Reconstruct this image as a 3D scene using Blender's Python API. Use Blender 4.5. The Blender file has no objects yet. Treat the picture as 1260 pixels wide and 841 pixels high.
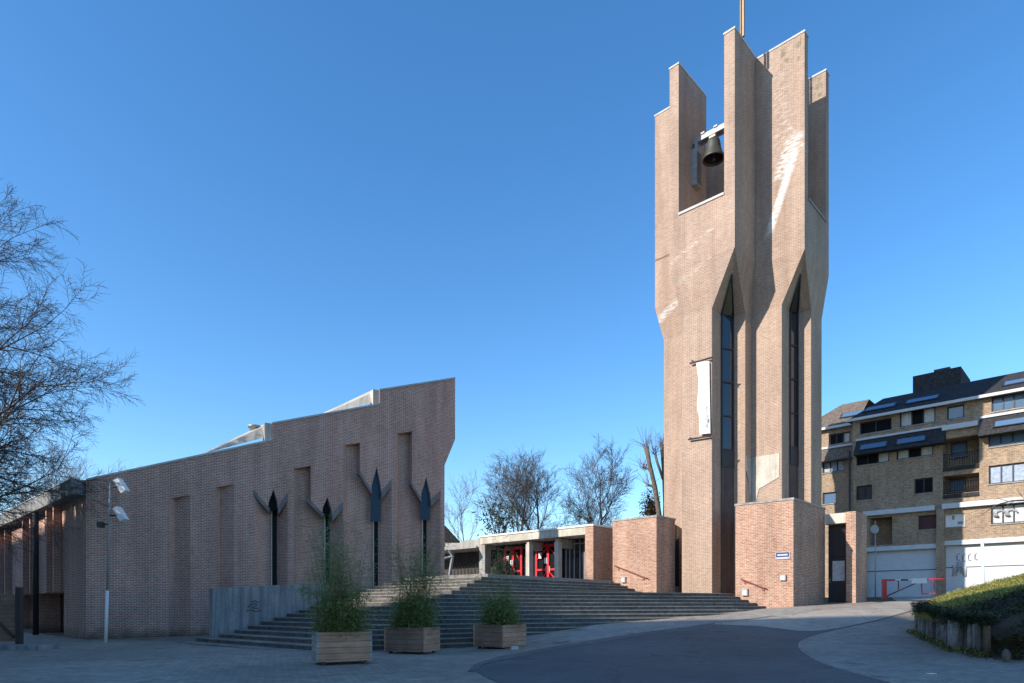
import bpy, math, random
import numpy as np
from mathutils import Vector
random.seed(7)
R = math.radians
sc = bpy.context.scene
COL = sc.collection
F = 797.0; CX = 630.0; HY = 745.0            # focal length in photo pixels, principal column, horizon row
ZO = 1.4                                     # eye height above the forecourt
AV = Vector((-.726, .688, 0)); BV = Vector((.688, .726, 0))   # the two plan directions of the tower and entrance
K1 = Vector((12.6, 29.0, 0))                 # nearest corner of the tower's front annex

def ab(al, be, z=0.0):                       # plan grid -> world (al grows right and near, be grows right and away)
    p = K1 - AV*al + BV*be
    return Vector((p.x, p.y, z))
def al_at(px, be):                           # al where the sight line of photo column px crosses the plane be
    u = (px-CX)/F
    x0 = K1.x + BV.x*be; y0 = K1.y + BV.y*be
    return (u*y0 - x0)/(-AV.x + u*AV.y)
def be_at(px, al):
    u = (px-CX)/F
    x0 = K1.x - AV.x*al; y0 = K1.y - AV.y*al
    return (u*y0 - x0)/(BV.x - u*BV.y)
def zat(py, Y): return (HY-py)*Y/F
def at(px, py, Y): return Vector(((px-CX)/F*Y, Y, (HY-py)/F*Y))

# ------------------------------------------------------------------ mesh builder
class MB:
    def __init__(s): s.v=[]; s.f=[]; s.m=[]; s.sm=[]
    def face(s, pts, mi=0, smooth=False):
        i=len(s.v); s.v += [Vector(p) for p in pts]; s.f.append(list(range(i,i+len(pts)))); s.m.append(mi); s.sm.append(smooth)
    def prism(s, poly, z0, z1, mi=0, top=True, bottom=True, dz=None):
        """poly: CCW list of (x,y,*)  dz: optional z per top vertex"""
        a=0
        for i in range(len(poly)):
            p=poly[i]; q=poly[(i+1)%len(poly)]; a+=p[0]*q[1]-q[0]*p[1]
        if a<0:
            poly=list(reversed(poly))
            if dz: dz=list(reversed(dz))
        n=len(poly)
        T=[Vector((p[0],p[1],(dz[i] if dz else z1))) for i,p in enumerate(poly)]
        Bm=[Vector((p[0],p[1],z0)) for p in poly]
        for i in range(n):
            j=(i+1)%n; s.face([Bm[i],Bm[j],T[j],T[i]],mi)
        if top: s.face(T,mi)
        if bottom: s.face(list(reversed(Bm)),mi)
    def obox(s, o, dx, dy, dz, mi=0):
        """box from corner o with edge vectors"""
        o=Vector(o);dx=Vector(dx);dy=Vector(dy);dz=Vector(dz)
        if dx.cross(dy).dot(dz)<0: dx,dy=dy,dx
        c=[o,o+dx,o+dx+dy,o+dy]; t=[p+dz for p in c]
        s.face([c[3],c[2],c[1],c[0]],mi); s.face(t,mi)
        for i in range(4):
            j=(i+1)%4; s.face([c[i],c[j],t[j],t[i]],mi)
    def box(s, c, sx, sy, sz, rot=0, mi=0):
        """box centred in x,y at c, standing on c.z"""
        ca,sa=math.cos(rot),math.sin(rot)
        dx=Vector((ca*sx,sa*sx,0)); dy=Vector((-sa*sy,ca*sy,0))
        s.obox(Vector(c)-dx/2-dy/2,dx,dy,Vector((0,0,sz)),mi)
    def tube(s, pts, rad, n=6, mi=0, cap=True, smooth=True):
        pts=[Vector(p) for p in pts]
        if not hasattr(rad,'__len__'): rad=[rad]*len(pts)
        rings=[]
        up=Vector((0,0,1))
        for i,p in enumerate(pts):
            d=(pts[min(i+1,len(pts)-1)]-pts[max(i-1,0)])
            if d.length<1e-9: d=Vector((0,0,1))
            d.normalize()
            a=d.cross(up if abs(d.z)<.95 else Vector((1,0,0))); a.normalize(); b=d.cross(a)
            i0=len(s.v)
            for k in range(n):
                t=2*math.pi*k/n
                s.v.append(p+(a*math.cos(t)+b*math.sin(t))*rad[i])
            rings.append(i0)
        for i in range(len(pts)-1):
            for k in range(n):
                k2=(k+1)%n
                s.f.append([rings[i]+k,rings[i+1]+k,rings[i+1]+k2,rings[i]+k2]); s.m.append(mi); s.sm.append(smooth)
        if cap and n>3:
            s.f.append([rings[0]+k for k in range(n)]); s.m.append(mi); s.sm.append(False)
            s.f.append([rings[-1]+k for k in reversed(range(n))]); s.m.append(mi); s.sm.append(False)
    def lathe(s, c, prof, n=20, mi=0):
        c=Vector(c); i0=len(s.v)
        for r,z in prof:
            for k in range(n):
                t=2*math.pi*k/n; s.v.append(c+Vector((r*math.cos(t),r*math.sin(t),z)))
        for i in range(len(prof)-1):
            for k in range(n):
                k2=(k+1)%n
                s.f.append([i0+i*n+k,i0+i*n+k2,i0+(i+1)*n+k2,i0+(i+1)*n+k]); s.m.append(mi); s.sm.append(True)
    def build(s, name, mats, parent=None, uv=True):
        if not isinstance(mats,(list,tuple)): mats=[mats]
        off=Vector(parent['_o']) if parent is not None else Vector((0,0,0))
        g=parent
        me=bpy.data.meshes.new(name)
        me.from_pydata([tuple(p-off) for p in s.v],[],s.f)
        for m in mats: me.materials.append(m)
        me.polygons.foreach_set('material_index',s.m)
        me.polygons.foreach_set('use_smooth',s.sm)
        if uv:
            L=me.uv_layers.new(name='UVMap'); buf=[0.0]*(2*len(me.loops)); k=0
            Z=Vector((0,0,1))
            for f in s.f:
                pts=[s.v[i] for i in f]
                nx=ny=nz=0.0
                for i in range(len(pts)):
                    p=pts[i];q=pts[(i+1)%len(pts)]
                    nx+=(p.y-q.y)*(p.z+q.z); ny+=(p.z-q.z)*(p.x+q.x); nz+=(p.x-q.x)*(p.y+q.y)
                h=math.hypot(nx,ny)
                if h<abs(nz)*.4:
                    for p in pts: buf[k]=p.x;buf[k+1]=p.y;k+=2
                else:
                    tx,ty=-ny/h,nx/h
                    for p in pts: buf[k]=p.x*tx+p.y*ty;buf[k+1]=p.z;k+=2
            L.data.foreach_set('uv',buf)
        me.update()
        o=bpy.data.objects.new(name,me); COL.objects.link(o)
        o['_o']=tuple(off)
        if g is not None: o.parent=g
        return o

def thing(name, loc, label, cat, group=None):
    o=bpy.data.objects.new(name,None); COL.objects.link(o)
    o.location=loc; o['_o']=tuple(loc); o.empty_display_size=.3
    o['label']=label; o['category']=cat
    if group: o['group']=group
    return o
def tag(o,label,cat,group=None):
    o['label']=label; o['category']=cat
    if group: o['group']=group
    return o
def struct(o): o['kind']='structure'; return o

# ------------------------------------------------------------------ materials
def newmat(name):
    m=bpy.data.materials.new(name); m.use_nodes=True
    nt=m.node_tree; b=nt.nodes['Principled BSDF']
    return m,nt,b
def N(nt,t,**k):
    n=nt.nodes.new(t)
    for a,v in k.items():
        if a.startswith('i_'): n.inputs[a[2:].replace('_',' ')].default_value=v
        else: setattr(n,a,v)
    return n
def ramp(nt,fac,stops):
    r=N(nt,'ShaderNodeValToRGB'); e=r.color_ramp.elements
    while len(e)<len(stops): e.new(.5)
    for i,(p,c) in enumerate(stops): e[i].position=p; e[i].color=(*c,1) if len(c)==3 else c
    nt.links.new(fac,r.inputs[0]); return r.outputs[0]
def mixc(nt,fac,a,b,mode='MIX'):
    n=N(nt,'ShaderNodeMix',data_type='RGBA',blend_type=mode)
    for s,v in ((n.inputs[0],fac),(n.inputs[6],a),(n.inputs[7],b)):
        if isinstance(v,bpy.types.NodeSocket): nt.links.new(v,s)
        elif isinstance(v,(int,float)): s.default_value=v
        else: s.default_value=(*v,1)
    return n.outputs[2]
def math_(nt,op,a,b=None,c=None,clamp=False):
    n=N(nt,'ShaderNodeMath',operation=op,use_clamp=clamp)
    for i,v in enumerate((a,b,c)):
        if v is None: continue
        if isinstance(v,bpy.types.NodeSocket): nt.links.new(v,n.inputs[i])
        else: n.inputs[i].default_value=v
    return n.outputs[0]
def noise(nt,vec,scale,detail=4,rough=.55):
    n=N(nt,'ShaderNodeTexNoise',i_Scale=scale,i_Detail=detail,i_Roughness=rough)
    if vec is not None: nt.links.new(vec,n.inputs['Vector'])
    return n.outputs['Fac']
def plain(name,col,rough=.7,metal=0,var=.18,scale=3,bump=0,spec=None):
    m,nt,b=newmat(name)
    tc=N(nt,'ShaderNodeTexCoord')
    f=noise(nt,tc.outputs['Object'],scale,6)
    d=[max(0,c*(1-var)) for c in col]; l=[min(1,c*(1+var)) for c in col]
    nt.links.new(ramp(nt,f,[(.3,d),(.7,l)]),b.inputs['Base Color'])
    b.inputs['Roughness'].default_value=rough; b.inputs['Metallic'].default_value=metal
    if spec is not None: b.inputs['Specular IOR Level'].default_value=spec
    if bump:
        bn=N(nt,'ShaderNodeBump',i_Strength=bump,i_Distance=.02)
        nt.links.new(noise(nt,tc.outputs['Object'],scale*12,5),bn.inputs['Height']); nt.links.new(bn.outputs[0],b.inputs['Normal'])
    return m
def brick(name,c1,c2,mortar,bw=.215,rh=.072,var=.25,stain=False,bump=.6,tint=None,big=1.0,fine=1.0):
    m,nt,b=newmat(name); L=nt.links.new
    tc=N(nt,'ShaderNodeTexCoord'); uv=tc.outputs['UV']
    br=N(nt,'ShaderNodeTexBrick',offset=.5)
    br.inputs['Color1'].default_value=(*c1,1); br.inputs['Color2'].default_value=(*c2,1); br.inputs['Mortar'].default_value=(*mortar,1)
    br.inputs['Scale'].default_value=1; br.inputs['Mortar Size'].default_value=.011; br.inputs['Mortar Smooth'].default_value=.15
    br.inputs['Bias'].default_value=-.1; br.inputs['Brick Width'].default_value=bw; br.inputs['Row Height'].default_value=rh
    L(uv,br.inputs['Vector'])
    n1=noise(nt,tc.outputs['Object'],.35*big,5); n2=noise(nt,tc.outputs['Object'],2.3,4)
    mp=N(nt,'ShaderNodeMapping'); mp.inputs['Scale'].default_value=(4.6,13.5,1); L(uv,mp.inputs['Vector'])
    n3=noise(nt,mp.outputs[0],1.0,1)
    col=mixc(nt,1,br.outputs['Color'],ramp(nt,n1,[(.3,(1-var,)*3),(.7,(1+var*.6,)*3)]),'MULTIPLY')
    col=mixc(nt,1,col,ramp(nt,n2,[(.3,(1-.1*fine,1-.12*fine,1-.13*fine)),(.7,(1+.1*fine,)*3)]),'MULTIPLY')
    col=mixc(nt,1,col,ramp(nt,n3,[(.32,(1-.28*fine,1-.3*fine,1-.3*fine)),(.5,(1,1,1)),(.7,(1+.2*fine,1+.17*fine,1+.15*fine))]),'MULTIPLY')
    # rain streaks: noise stretched vertically
    mp2=N(nt,'ShaderNodeMapping'); mp2.inputs['Scale'].default_value=(1.6,.12,1); L(uv,mp2.inputs['Vector'])
    n4=noise(nt,mp2.outputs[0],1.0,5,.65)
    col=mixc(nt,1,col,ramp(nt,n4,[(.35,(.84,.83,.83)),(.6,(1.06,1.06,1.06))]),'MULTIPLY')
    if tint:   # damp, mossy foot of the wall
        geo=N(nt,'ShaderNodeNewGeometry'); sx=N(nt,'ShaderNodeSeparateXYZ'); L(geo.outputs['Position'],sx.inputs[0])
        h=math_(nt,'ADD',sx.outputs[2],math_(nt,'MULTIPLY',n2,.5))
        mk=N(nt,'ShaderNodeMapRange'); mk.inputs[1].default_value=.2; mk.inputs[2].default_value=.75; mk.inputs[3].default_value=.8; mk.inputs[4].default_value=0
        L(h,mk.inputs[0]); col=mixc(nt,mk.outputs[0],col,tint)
    if stain:
        geo=N(nt,'ShaderNodeNewGeometry')
        def dot(v):
            d=N(nt,'ShaderNodeVectorMath',operation='DOT_PRODUCT'); L(geo.outputs['Position'],d.inputs[0]); d.inputs[1].default_value=v; return d.outputs['Value']
        al=math_(nt,'ADD',dot(tuple(-AV)),AV.dot(K1)); be=math_(nt,'SUBTRACT',dot(tuple(BV)),BV.dot(K1))
        z=math_(nt,'SUBTRACT',dot((0,0,1)),ZO)
        mp3=N(nt,'ShaderNodeMapping'); mp3.inputs['Scale'].default_value=(2.6,9.0,1); L(uv,mp3.inputs['Vector'])
        nf2=noise(nt,mp3.outputs[0],1.0,6,.75)
        def streak(al0,z0,slope,w,zlo,zhi,blo,bhi,amt,thr=.35):
            line=math_(nt,'ADD',math_(nt,'MULTIPLY',math_(nt,'SUBTRACT',z,z0),slope),al0)
            d=math_(nt,'ABSOLUTE',math_(nt,'SUBTRACT',al,line))
            d=math_(nt,'SUBTRACT',1.0,math_(nt,'DIVIDE',d,w),clamp=True)
            zm=(zlo+zhi)/2; zh=(zhi-zlo)/2
            e=math_(nt,'SUBTRACT',1.0,math_(nt,'DIVIDE',math_(nt,'ABSOLUTE',math_(nt,'SUBTRACT',z,zm)),zh),clamp=True)
            e=math_(nt,'MULTIPLY',e,3.0,clamp=True)
            bb=math_(nt,'MULTIPLY',math_(nt,'GREATER_THAN',be,blo),math_(nt,'LESS_THAN',be,bhi))
            q=math_(nt,'MULTIPLY',math_(nt,'MULTIPLY',d,e),bb)
            q=math_(nt,'MULTIPLY',q,math_(nt,'MULTIPLY',math_(nt,'SUBTRACT',nf2,thr),6.0,clamp=True))
            return math_(nt,'MULTIPLY',math_(nt,'MULTIPLY',q,2.2,clamp=True),amt)
        S=[streak(-1.72,19.4,.36,.27,18.2,22.3,2.3,2.6,.9,.38),streak(-1.1,21.9,.35,.6,20.8,22.9,2.3,2.6,.9,.44),streak(-.65,22.4,-.5,.3,21.2,23.6,2.3,2.6,.8,.5),
           streak(-1.5,24.5,-.1,.9,20.5,27.5,2.3,2.6,.3,.5),streak(-5.2,17.9,2.4,.4,17.2,18.6,-.2,.5,.55,.5),streak(-5.2,16.6,3.0,.6,16.1,17.2,-.2,.5,.45,.5),streak(-7.0,16.5,2.0,.6,15.2,18,1.9,2.6,.6,.42),
           streak(-3.0,13,.0,1.2,8,17,-.2,.5,.25,.5)]
        tot=S[0]
        for s_ in S[1:]: tot=math_(nt,'MAXIMUM',tot,s_)
        col=mixc(nt,tot,col,(.72,.69,.66))
        # moss blotch near the top corner
        mo=math_(nt,'MULTIPLY',math_(nt,'LESS_THAN',math_(nt,'ABSOLUTE',math_(nt,'SUBTRACT',al,-1.0)),.5),math_(nt,'GREATER_THAN',z,26.2))
        mo=math_(nt,'MULTIPLY',mo,ramp(nt,n2,[(.5,(0,0,0)),(.62,(1,1,1))]))
        col=mixc(nt,math_(nt,'MULTIPLY',mo,.6),col,(.12,.12,.06))
        # tan weathering along the upper corner of that face
    L(col,b.inputs['Base Color']); b.inputs['Roughness'].default_value=.9; b.inputs['Specular IOR Level'].default_value=.2
    bn=N(nt,'ShaderNodeBump',i_Strength=bump,i_Distance=.012,invert=True)
    L(br.outputs['Fac'],bn.inputs['Height']); L(bn.outputs[0],b.inputs['Normal'])
    return m
def glass(name,col=(.02,.025,.035),rough=.04,spec=.9):
    m,nt,b=newmat(name)
    b.inputs['Base Color'].default_value=(*col,1); b.inputs['Roughness'].default_value=rough; b.inputs['Specular IOR Level'].default_value=spec
    tc=N(nt,'ShaderNodeTexCoord'); bn=N(nt,'ShaderNodeBump',i_Strength=.03,i_Distance=.05)
    nt.links.new(noise(nt,tc.outputs['Object'],1.3,2),bn.inputs['Height']); nt.links.new(bn.outputs[0],b.inputs['Normal'])
    return m
def concrete(name,col,streak=.35,board=False):
    m,nt,b=newmat(name); L=nt.links.new
    tc=N(nt,'ShaderNodeTexCoord'); uv=tc.outputs['UV']
    n1=noise(nt,tc.outputs['Object'],1.1,6); n2=noise(nt,tc.outputs['Object'],14,5)
    mp=N(nt,'ShaderNodeMapping'); mp.inputs['Scale'].default_value=(5,.35,1); L(uv,mp.inputs['Vector'])
    n3=noise(nt,mp.outputs[0],1,5,.6)
    c=mixc(nt,1,ramp(nt,n1,[(.3,tuple(x*.8 for x in col)),(.7,tuple(x*1.15 for x in col))]),ramp(nt,n2,[(.3,(.85,)*3),(.7,(1.12,)*3)]),'MULTIPLY')
    c=mixc(nt,1,c,ramp(nt,n3,[(.35,(1-streak,)*3),(.6,(1.05,)*3)]),'MULTIPLY')
    L(c,b.inputs['Base Color']); b.inputs['Roughness'].default_value=.9
    bn=N(nt,'ShaderNodeBump',i_Strength=.25,i_Distance=.02); L(n2,bn.inputs['Height'])
    if board:
        w=N(nt,'ShaderNodeTexWave',i_Scale=1.7,i_Distortion=.6); L(uv,w.inputs['Vector'])
        bb=N(nt,'ShaderNodeBump',i_Strength=.4,i_Distance=.01); L(w.outputs['Fac'],bb.inputs['Height']); L(bn.outputs[0],bb.inputs['Normal']); L(bb.outputs[0],b.inputs['Normal'])
    else: L(bn.outputs[0],b.inputs['Normal'])
    return m
def stepmat(name,col):
    m,nt,b=newmat(name); L=nt.links.new
    tc=N(nt,'ShaderNodeTexCoord'); uv=tc.outputs['UV']
    br=N(nt,'ShaderNodeTexBrick',offset=.37); L(uv,br.inputs['Vector'])
    br.inputs['Color1'].default_value=(*[x*1.12 for x in col],1); br.inputs['Color2'].default_value=(*[x*.86 for x in col],1); br.inputs['Mortar'].default_value=(*[x*.35 for x in col],1)
    br.inputs['Scale'].default_value=1; br.inputs['Mortar Size'].default_value=.008; br.inputs['Brick Width'].default_value=1.25; br.inputs['Row Height'].default_value=RISE_
    n1=noise(nt,tc.outputs['Object'],.8,7,.65); n2=noise(nt,tc.outputs['Object'],7,5)
    c=mixc(nt,1,br.outputs['Color'],ramp(nt,n1,[(.33,(.62,.62,.6)),(.66,(1.25,1.24,1.2))]),'MULTIPLY')
    c=mixc(nt,1,c,ramp(nt,n2,[(.3,(.75,)*3),(.7,(1.2,)*3)]),'MULTIPLY')
    n3=noise(nt,tc.outputs['Object'],2.2,6,.7); c=mixc(nt,ramp(nt,n3,[(.6,(0,0,0)),(.7,(.5,.5,.5))]),c,(.05,.055,.03))
    L(c,b.inputs['Base Color']); b.inputs['Roughness'].default_value=.85
    bn=N(nt,'ShaderNodeBump',i_Strength=.3,i_Distance=.02); L(n2,bn.inputs['Height']); L(bn.outputs[0],b.inputs['Normal'])
    return m
RISE_=.1483
def paving(name,c1,c2,mort,bw=.22,rh=.11,rot=0,big=(.75,1.2)):
    m,nt,b=newmat(name); L=nt.links.new
    tc=N(nt,'ShaderNodeTexCoord'); mp=N(nt,'ShaderNodeMapping'); mp.inputs['Rotation'].default_value=(0,0,rot); L(tc.outputs['Object'],mp.inputs['Vector'])
    br=N(nt,'ShaderNodeTexBrick',offset=.5); L(mp.outputs[0],br.inputs['Vector'])
    br.inputs['Color1'].default_value=(*c1,1); br.inputs['Color2'].default_value=(*c2,1); br.inputs['Mortar'].default_value=(*mort,1)
    br.inputs['Scale'].default_value=1; br.inputs['Mortar Size'].default_value=.008; br.inputs['Brick Width'].default_value=bw; br.inputs['Row Height'].default_value=rh
    n1=noise(nt,tc.outputs['Object'],.22,7,.6); n2=noise(nt,tc.outputs['Object'],3,6)
    c=mixc(nt,1,br.outputs['Color'],ramp(nt,n1,[(.32,(big[0],)*3),(.68,(big[1],)*3)]),'MULTIPLY')
    c=mixc(nt,1,c,ramp(nt,n2,[(.3,(.8,.8,.78)),(.7,(1.18,1.16,1.14))]),'MULTIPLY')
    n3=noise(nt,tc.outputs['Object'],.9,8,.7)
    c=mixc(nt,ramp(nt,n3,[(.56,(0,0,0)),(.68,(.55,.55,.55))]),c,(.05,.045,.03))
    L(c,b.inputs['Base Color']); b.inputs['Roughness'].default_value=.85
    bn=N(nt,'ShaderNodeBump',i_Strength=.5,i_Distance=.01,invert=True); L(br.outputs['Fac'],bn.inputs['Height'])
    b2=N(nt,'ShaderNodeBump',i_Strength=.35,i_Distance=.03); L(n2,b2.inputs['Height']); L(bn.outputs[0],b2.inputs['Normal']); L(b2.outputs[0],b.inputs['Normal'])
    return m
def asphalt(name,col):
    m,nt,b=newmat(name); L=nt.links.new
    tc=N(nt,'ShaderNodeTexCoord'); o=tc.outputs['Object']
    n1=noise(nt,o,.3,6,.6); n2=noise(nt,o,60,3); n3=noise(nt,o,2.5,7,.65)
    c=ramp(nt,n1,[(.3,tuple(x*.8 for x in col)),(.7,tuple(x*1.25 for x in col))])
    c=mixc(nt,1,c,ramp(nt,n2,[(.35,(.7,)*3),(.65,(1.3,)*3)]),'MULTIPLY')
    c=mixc(nt,1,c,ramp(nt,n3,[(.35,(.85,)*3),(.7,(1.15,1.14,1.12))]),'MULTIPLY')
    vo=N(nt,'ShaderNodeTexVoronoi',feature='DISTANCE_TO_EDGE',i_Scale=.33); mv=N(nt,'ShaderNodeVectorMath',operation='ADD'); nv=N(nt,'ShaderNodeTexNoise',i_Scale=1.5,i_Detail=5); L(o,nv.inputs['Vector']); L(o,mv.inputs[0]); L(nv.outputs['Color'],mv.inputs[1]); L(mv.outputs[0],vo.inputs['Vector'])
    c=mixc(nt,math_(nt,'MULTIPLY',math_(nt,'LESS_THAN',vo.outputs['Distance'],.006),.55),c,(.03,.03,.03))
    vp=N(nt,'ShaderNodeTexVoronoi',i_Scale=.22); L(mv.outputs[0],vp.inputs['Vector']); c=mixc(nt,1,c,ramp(nt,vp.outputs['Color'],[(.2,(.9,.9,.9)),(.8,(1.1,1.1,1.1))]),'MULTIPLY')
    n5=noise(nt,o,.8,8,.75); c=mixc(nt,ramp(nt,n5,[(.55,(0,0,0)),(.72,(.4,.4,.4))]),c,tuple(x*1.7 for x in col))
    L(c,b.inputs['Base Color']); b.inputs['Roughness'].default_value=.8
    bn=N(nt,'ShaderNodeBump',i_Strength=.4,i_Distance=.008); L(n2,bn.inputs['Height']); L(bn.outputs[0],b.inputs['Normal'])
    return m
def leafmat(name,c1,c2,trans=.25):
    m,nt,b=newmat(name); L=nt.links.new
    geo=N(nt,'ShaderNodeNewGeometry')
    c=ramp(nt,geo.outputs['Random Per Island'],[(0,c1),(.6,tuple((x+y)/2 for x,y in zip(c1,c2))),(1,c2)])
    L(c,b.inputs['Base Color']); b.inputs['Roughness'].default_value=.55; b.inputs['Specular IOR Level'].default_value=.3
    t=N(nt,'ShaderNodeBsdfTranslucent'); L(c,t.inputs[0]); mx=N(nt,'ShaderNodeMixShader'); mx.inputs[0].default_value=trans
    L(b.outputs[0],mx.inputs[1]); L(t.outputs[0],mx.inputs[2]); L(mx.outputs[0],nt.nodes['Material Output'].inputs[0])
    return m
def planks(name,c1,c2,row=.12):
    m,nt,b=newmat(name); L=nt.links.new
    tc=N(nt,'ShaderNodeTexCoord'); uv=tc.outputs['UV']
    br=N(nt,'ShaderNodeTexBrick',offset=.0); L(uv,br.inputs['Vector'])
    br.inputs['Color1'].default_value=(*c1,1); br.inputs['Color2'].default_value=(*c2,1); br.inputs['Mortar'].default_value=(.03,.02,.015,1)
    br.inputs['Scale'].default_value=1; br.inputs['Mortar Size'].default_value=.004; br.inputs['Brick Width'].default_value=30; br.inputs['Row Height'].default_value=row
    mp=N(nt,'ShaderNodeMapping'); mp.inputs['Scale'].default_value=(2.5,40,1); L(uv,mp.inputs['Vector'])
    n=noise(nt,mp.outputs[0],1,6,.6)
    c=mixc(nt,1,br.outputs['Color'],ramp(nt,n,[(.3,(.7,.68,.66)),(.7,(1.25,1.22,1.2))]),'MULTIPLY')
    n2=noise(nt,tc.outputs['Object'],2,5); c=mixc(nt,1,c,ramp(nt,n2,[(.3,(.75,.75,.75)),(.7,(1.15,1.15,1.15))]),'MULTIPLY')
    L(c,b.inputs['Base Color']); b.inputs['Roughness'].default_value=.8
    bn=N(nt,'ShaderNodeBump',i_Strength=.5,i_Distance=.01,invert=True); L(br.outputs['Fac'],bn.inputs['Height']); L(bn.outputs[0],b.inputs['Normal'])
    return m

M={}
M['tower']=brick('tower_brick',(.415,.275,.203),(.345,.215,.155),(.51,.43,.345),stain=True,var=.12,fine=.4)
M['annex']=brick('annex_brick',(.45,.25,.17),(.365,.17,.11),(.54,.45,.36),var=.14,fine=.8)
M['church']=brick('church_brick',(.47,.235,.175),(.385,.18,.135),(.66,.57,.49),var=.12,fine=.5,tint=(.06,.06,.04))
M['flat']=brick('flats_brick',(.37,.255,.165),(.29,.195,.125),(.45,.38,.30),var=.2)
M['conc']=concrete('concrete',(.36,.34,.31)); M['conc_lt']=concrete('pale_concrete',(.54,.49,.41),.22)
M['conc_dk']=concrete('grey_concrete',(.27,.275,.275),.45,True)
M['slotshade']=concrete('painted_recess_shade',(.105,.08,.072),.3); M['cap']=concrete('dark_cap_stone',(.21,.19,.185),.3); M['paneblue']=glass('blue_pane',(.015,.05,.085),.3,.2); M['cope']=plain('coping_stone',(.5,.48,.45),.8); M['white_edge']=plain('white_roof_edge',(.8,.78,.72),.6,var=.06)  # dark panel colour carries the shade of the tower slots
M['zinc']=plain('zinc',(.38,.38,.37),.45,.6,scale=2); M['slate']=plain('dark_slate',(.042,.041,.044),.9,scale=9,var=.5,bump=.4,spec=.15)
M['slate_b']=plain('weathered_slate',(.15,.115,.085),.85,scale=7,var=.6,bump=.5)
M['step']=None or stepmat('bluestone_step',(.29,.268,.238)); M['riser']=stepmat('stained_shaded_riser',(.185,.168,.148)); M['unused']=concrete('bluestone_step',(.27,.255,.235),.3); M['riser']=concrete('stained_shaded_riser_spare',(.12,.113,.105),.4); M['terr']=paving('terrace_slabs',(.25,.24,.22),(.22,.21,.19),(.12,.11,.1),.5,.5)  # stained risers also hold shade, treads hold light, both put into the colour
M['dark']=plain('dark_metal',(.025,.025,.03),.5); M['darkbrown']=plain('dark_brown',(.05,.035,.03),.6)
M['glass']=glass('dark_glass'); M['glass2']=glass('sky_reflection_glass',(.10,.17,.27),.05,.6); M['glass3']=glass('black_glass',(.006,.006,.009),.5,.12)  # second glass holds the sky's reflection in its base colour
M['white']=plain('white_paint',(.78,.78,.76),.5,var=.06); M['off']=plain('offwhite_panel',(.55,.565,.59),.5,var=.06)
M['bluecurtain']=plain('sky_tinged_net_curtain',(.30,.36,.47),.6,var=.3,scale=6); M['curtain']=plain('curtain',(.55,.55,.56),.9,var=.2,scale=8); M['red']=plain('red_paint',(.62,.018,.03),.45,var=.1); M['red_dk']=plain('rusty_red_rail',(.22,.05,.04),.6)  # blue sky light on the net curtain is put into its colour
M['blue']=plain('blue_enamel',(.012,.02,.16),.35,var=.1); M['brass']=plain('brass',(.34,.22,.10),.6,.3); M['bronze']=plain('bronze_bell',(.085,.085,.07),.55,.5)
M['galv']=plain('galvanised',(.33,.33,.33),.6,.3,var=.1); M['grey']=plain('grey_panel',(.3,.31,.32),.55)
M['wood']=planks('larch_planks',(.54,.305,.195),(.45,.245,.155),.14); M['wood_g']=planks('grey_planks',(.26,.165,.12),(.215,.135,.10),.14)
M['wood_end']=planks('bleached_planks',(.36,.35,.34),(.30,.29,.28),.14)
M['log']=plain('weathered_log',(.2,.185,.16),.9,scale=6,var=.5,bump=.6); M['log_d']=plain('dark_weathered_log',(.12,.105,.09),.9,scale=6,var=.5,bump=.6); M['log_p']=plain('pale_weathered_log',(.28,.265,.235),.9,scale=6,var=.4,bump=.6); M['log_b']=plain('brown_log',(.12,.075,.045),.9,scale=6,var=.4,bump=.5)
M['bark']=plain('bark',(.085,.07,.06),.9,scale=5,var=.4); M['bark_l']=plain('sunlit_bark',(.13,.10,.072),.9,scale=4,var=.4)  # second bark is a lighter copy with sunlight put into its colour
M['twig']=plain('twig',(.085,.07,.062),.9,var=.3); M['twig_r']=plain('reddish_twig',(.16,.105,.09),.9,var=.3)
M['bamboo']=leafmat('bamboo_leaf',(.17,.23,.06),(.40,.43,.16),.45); M['culm']=plain('bamboo_cane',(.13,.15,.05),.6)
M['ivy']=leafmat('creeper_leaf',(.025,.04,.012),(.09,.10,.03)); M['ivy_d']=leafmat('dry_creeper',(.05,.035,.02),(.10,.075,.035))
M['grass']=leafmat('grass_blade',(.27,.28,.06),(.56,.50,.18),.45); M['earth']=plain('earth',(.07,.055,.04),.95,scale=4,var=.4,bump=.5)
M['evergreen']=leafmat('evergreen_leaf',(.02,.035,.015),(.05,.07,.03))
M['moss']=plain('mossy_turf',(.27,.26,.085),.95,scale=3,var=.4,bump=.4); M['turf']=plain('low_bounce_turf',(.045,.055,.025),.95,scale=.5,var=.4); M['pave']=paving('klinker_paving',(.40,.325,.255),(.31,.255,.20),(.17,.145,.115),.22,.11,R(25))  # dark turf keeps unseen ground from bouncing light
M['pave3']=paving('side_klinkers',(.34,.30,.25),(.28,.245,.205),(.16,.14,.115),.2,.1,R(-30)); M['pave2']=paving('pale_paving',(.36,.33,.285),(.31,.28,.24),(.2,.18,.15),.2,.1,R(-30))
M['asph']=asphalt('asphalt',(.108,.105,.097)); M['asph_sun']=asphalt('sunlit_asphalt',(.36,.31,.25))  # beige copy of the asphalt: sunlight on the ramp put into the colour
M['stone']=plain('rock',(.11,.095,.075),.9,scale=5,var=.3,bump=.5)
M['interior']=plain('dim_interior',(.06,.05,.045),.9); M['redwin']=plain('dark_red_shutter',(.08,.02,.025),.6)

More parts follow.
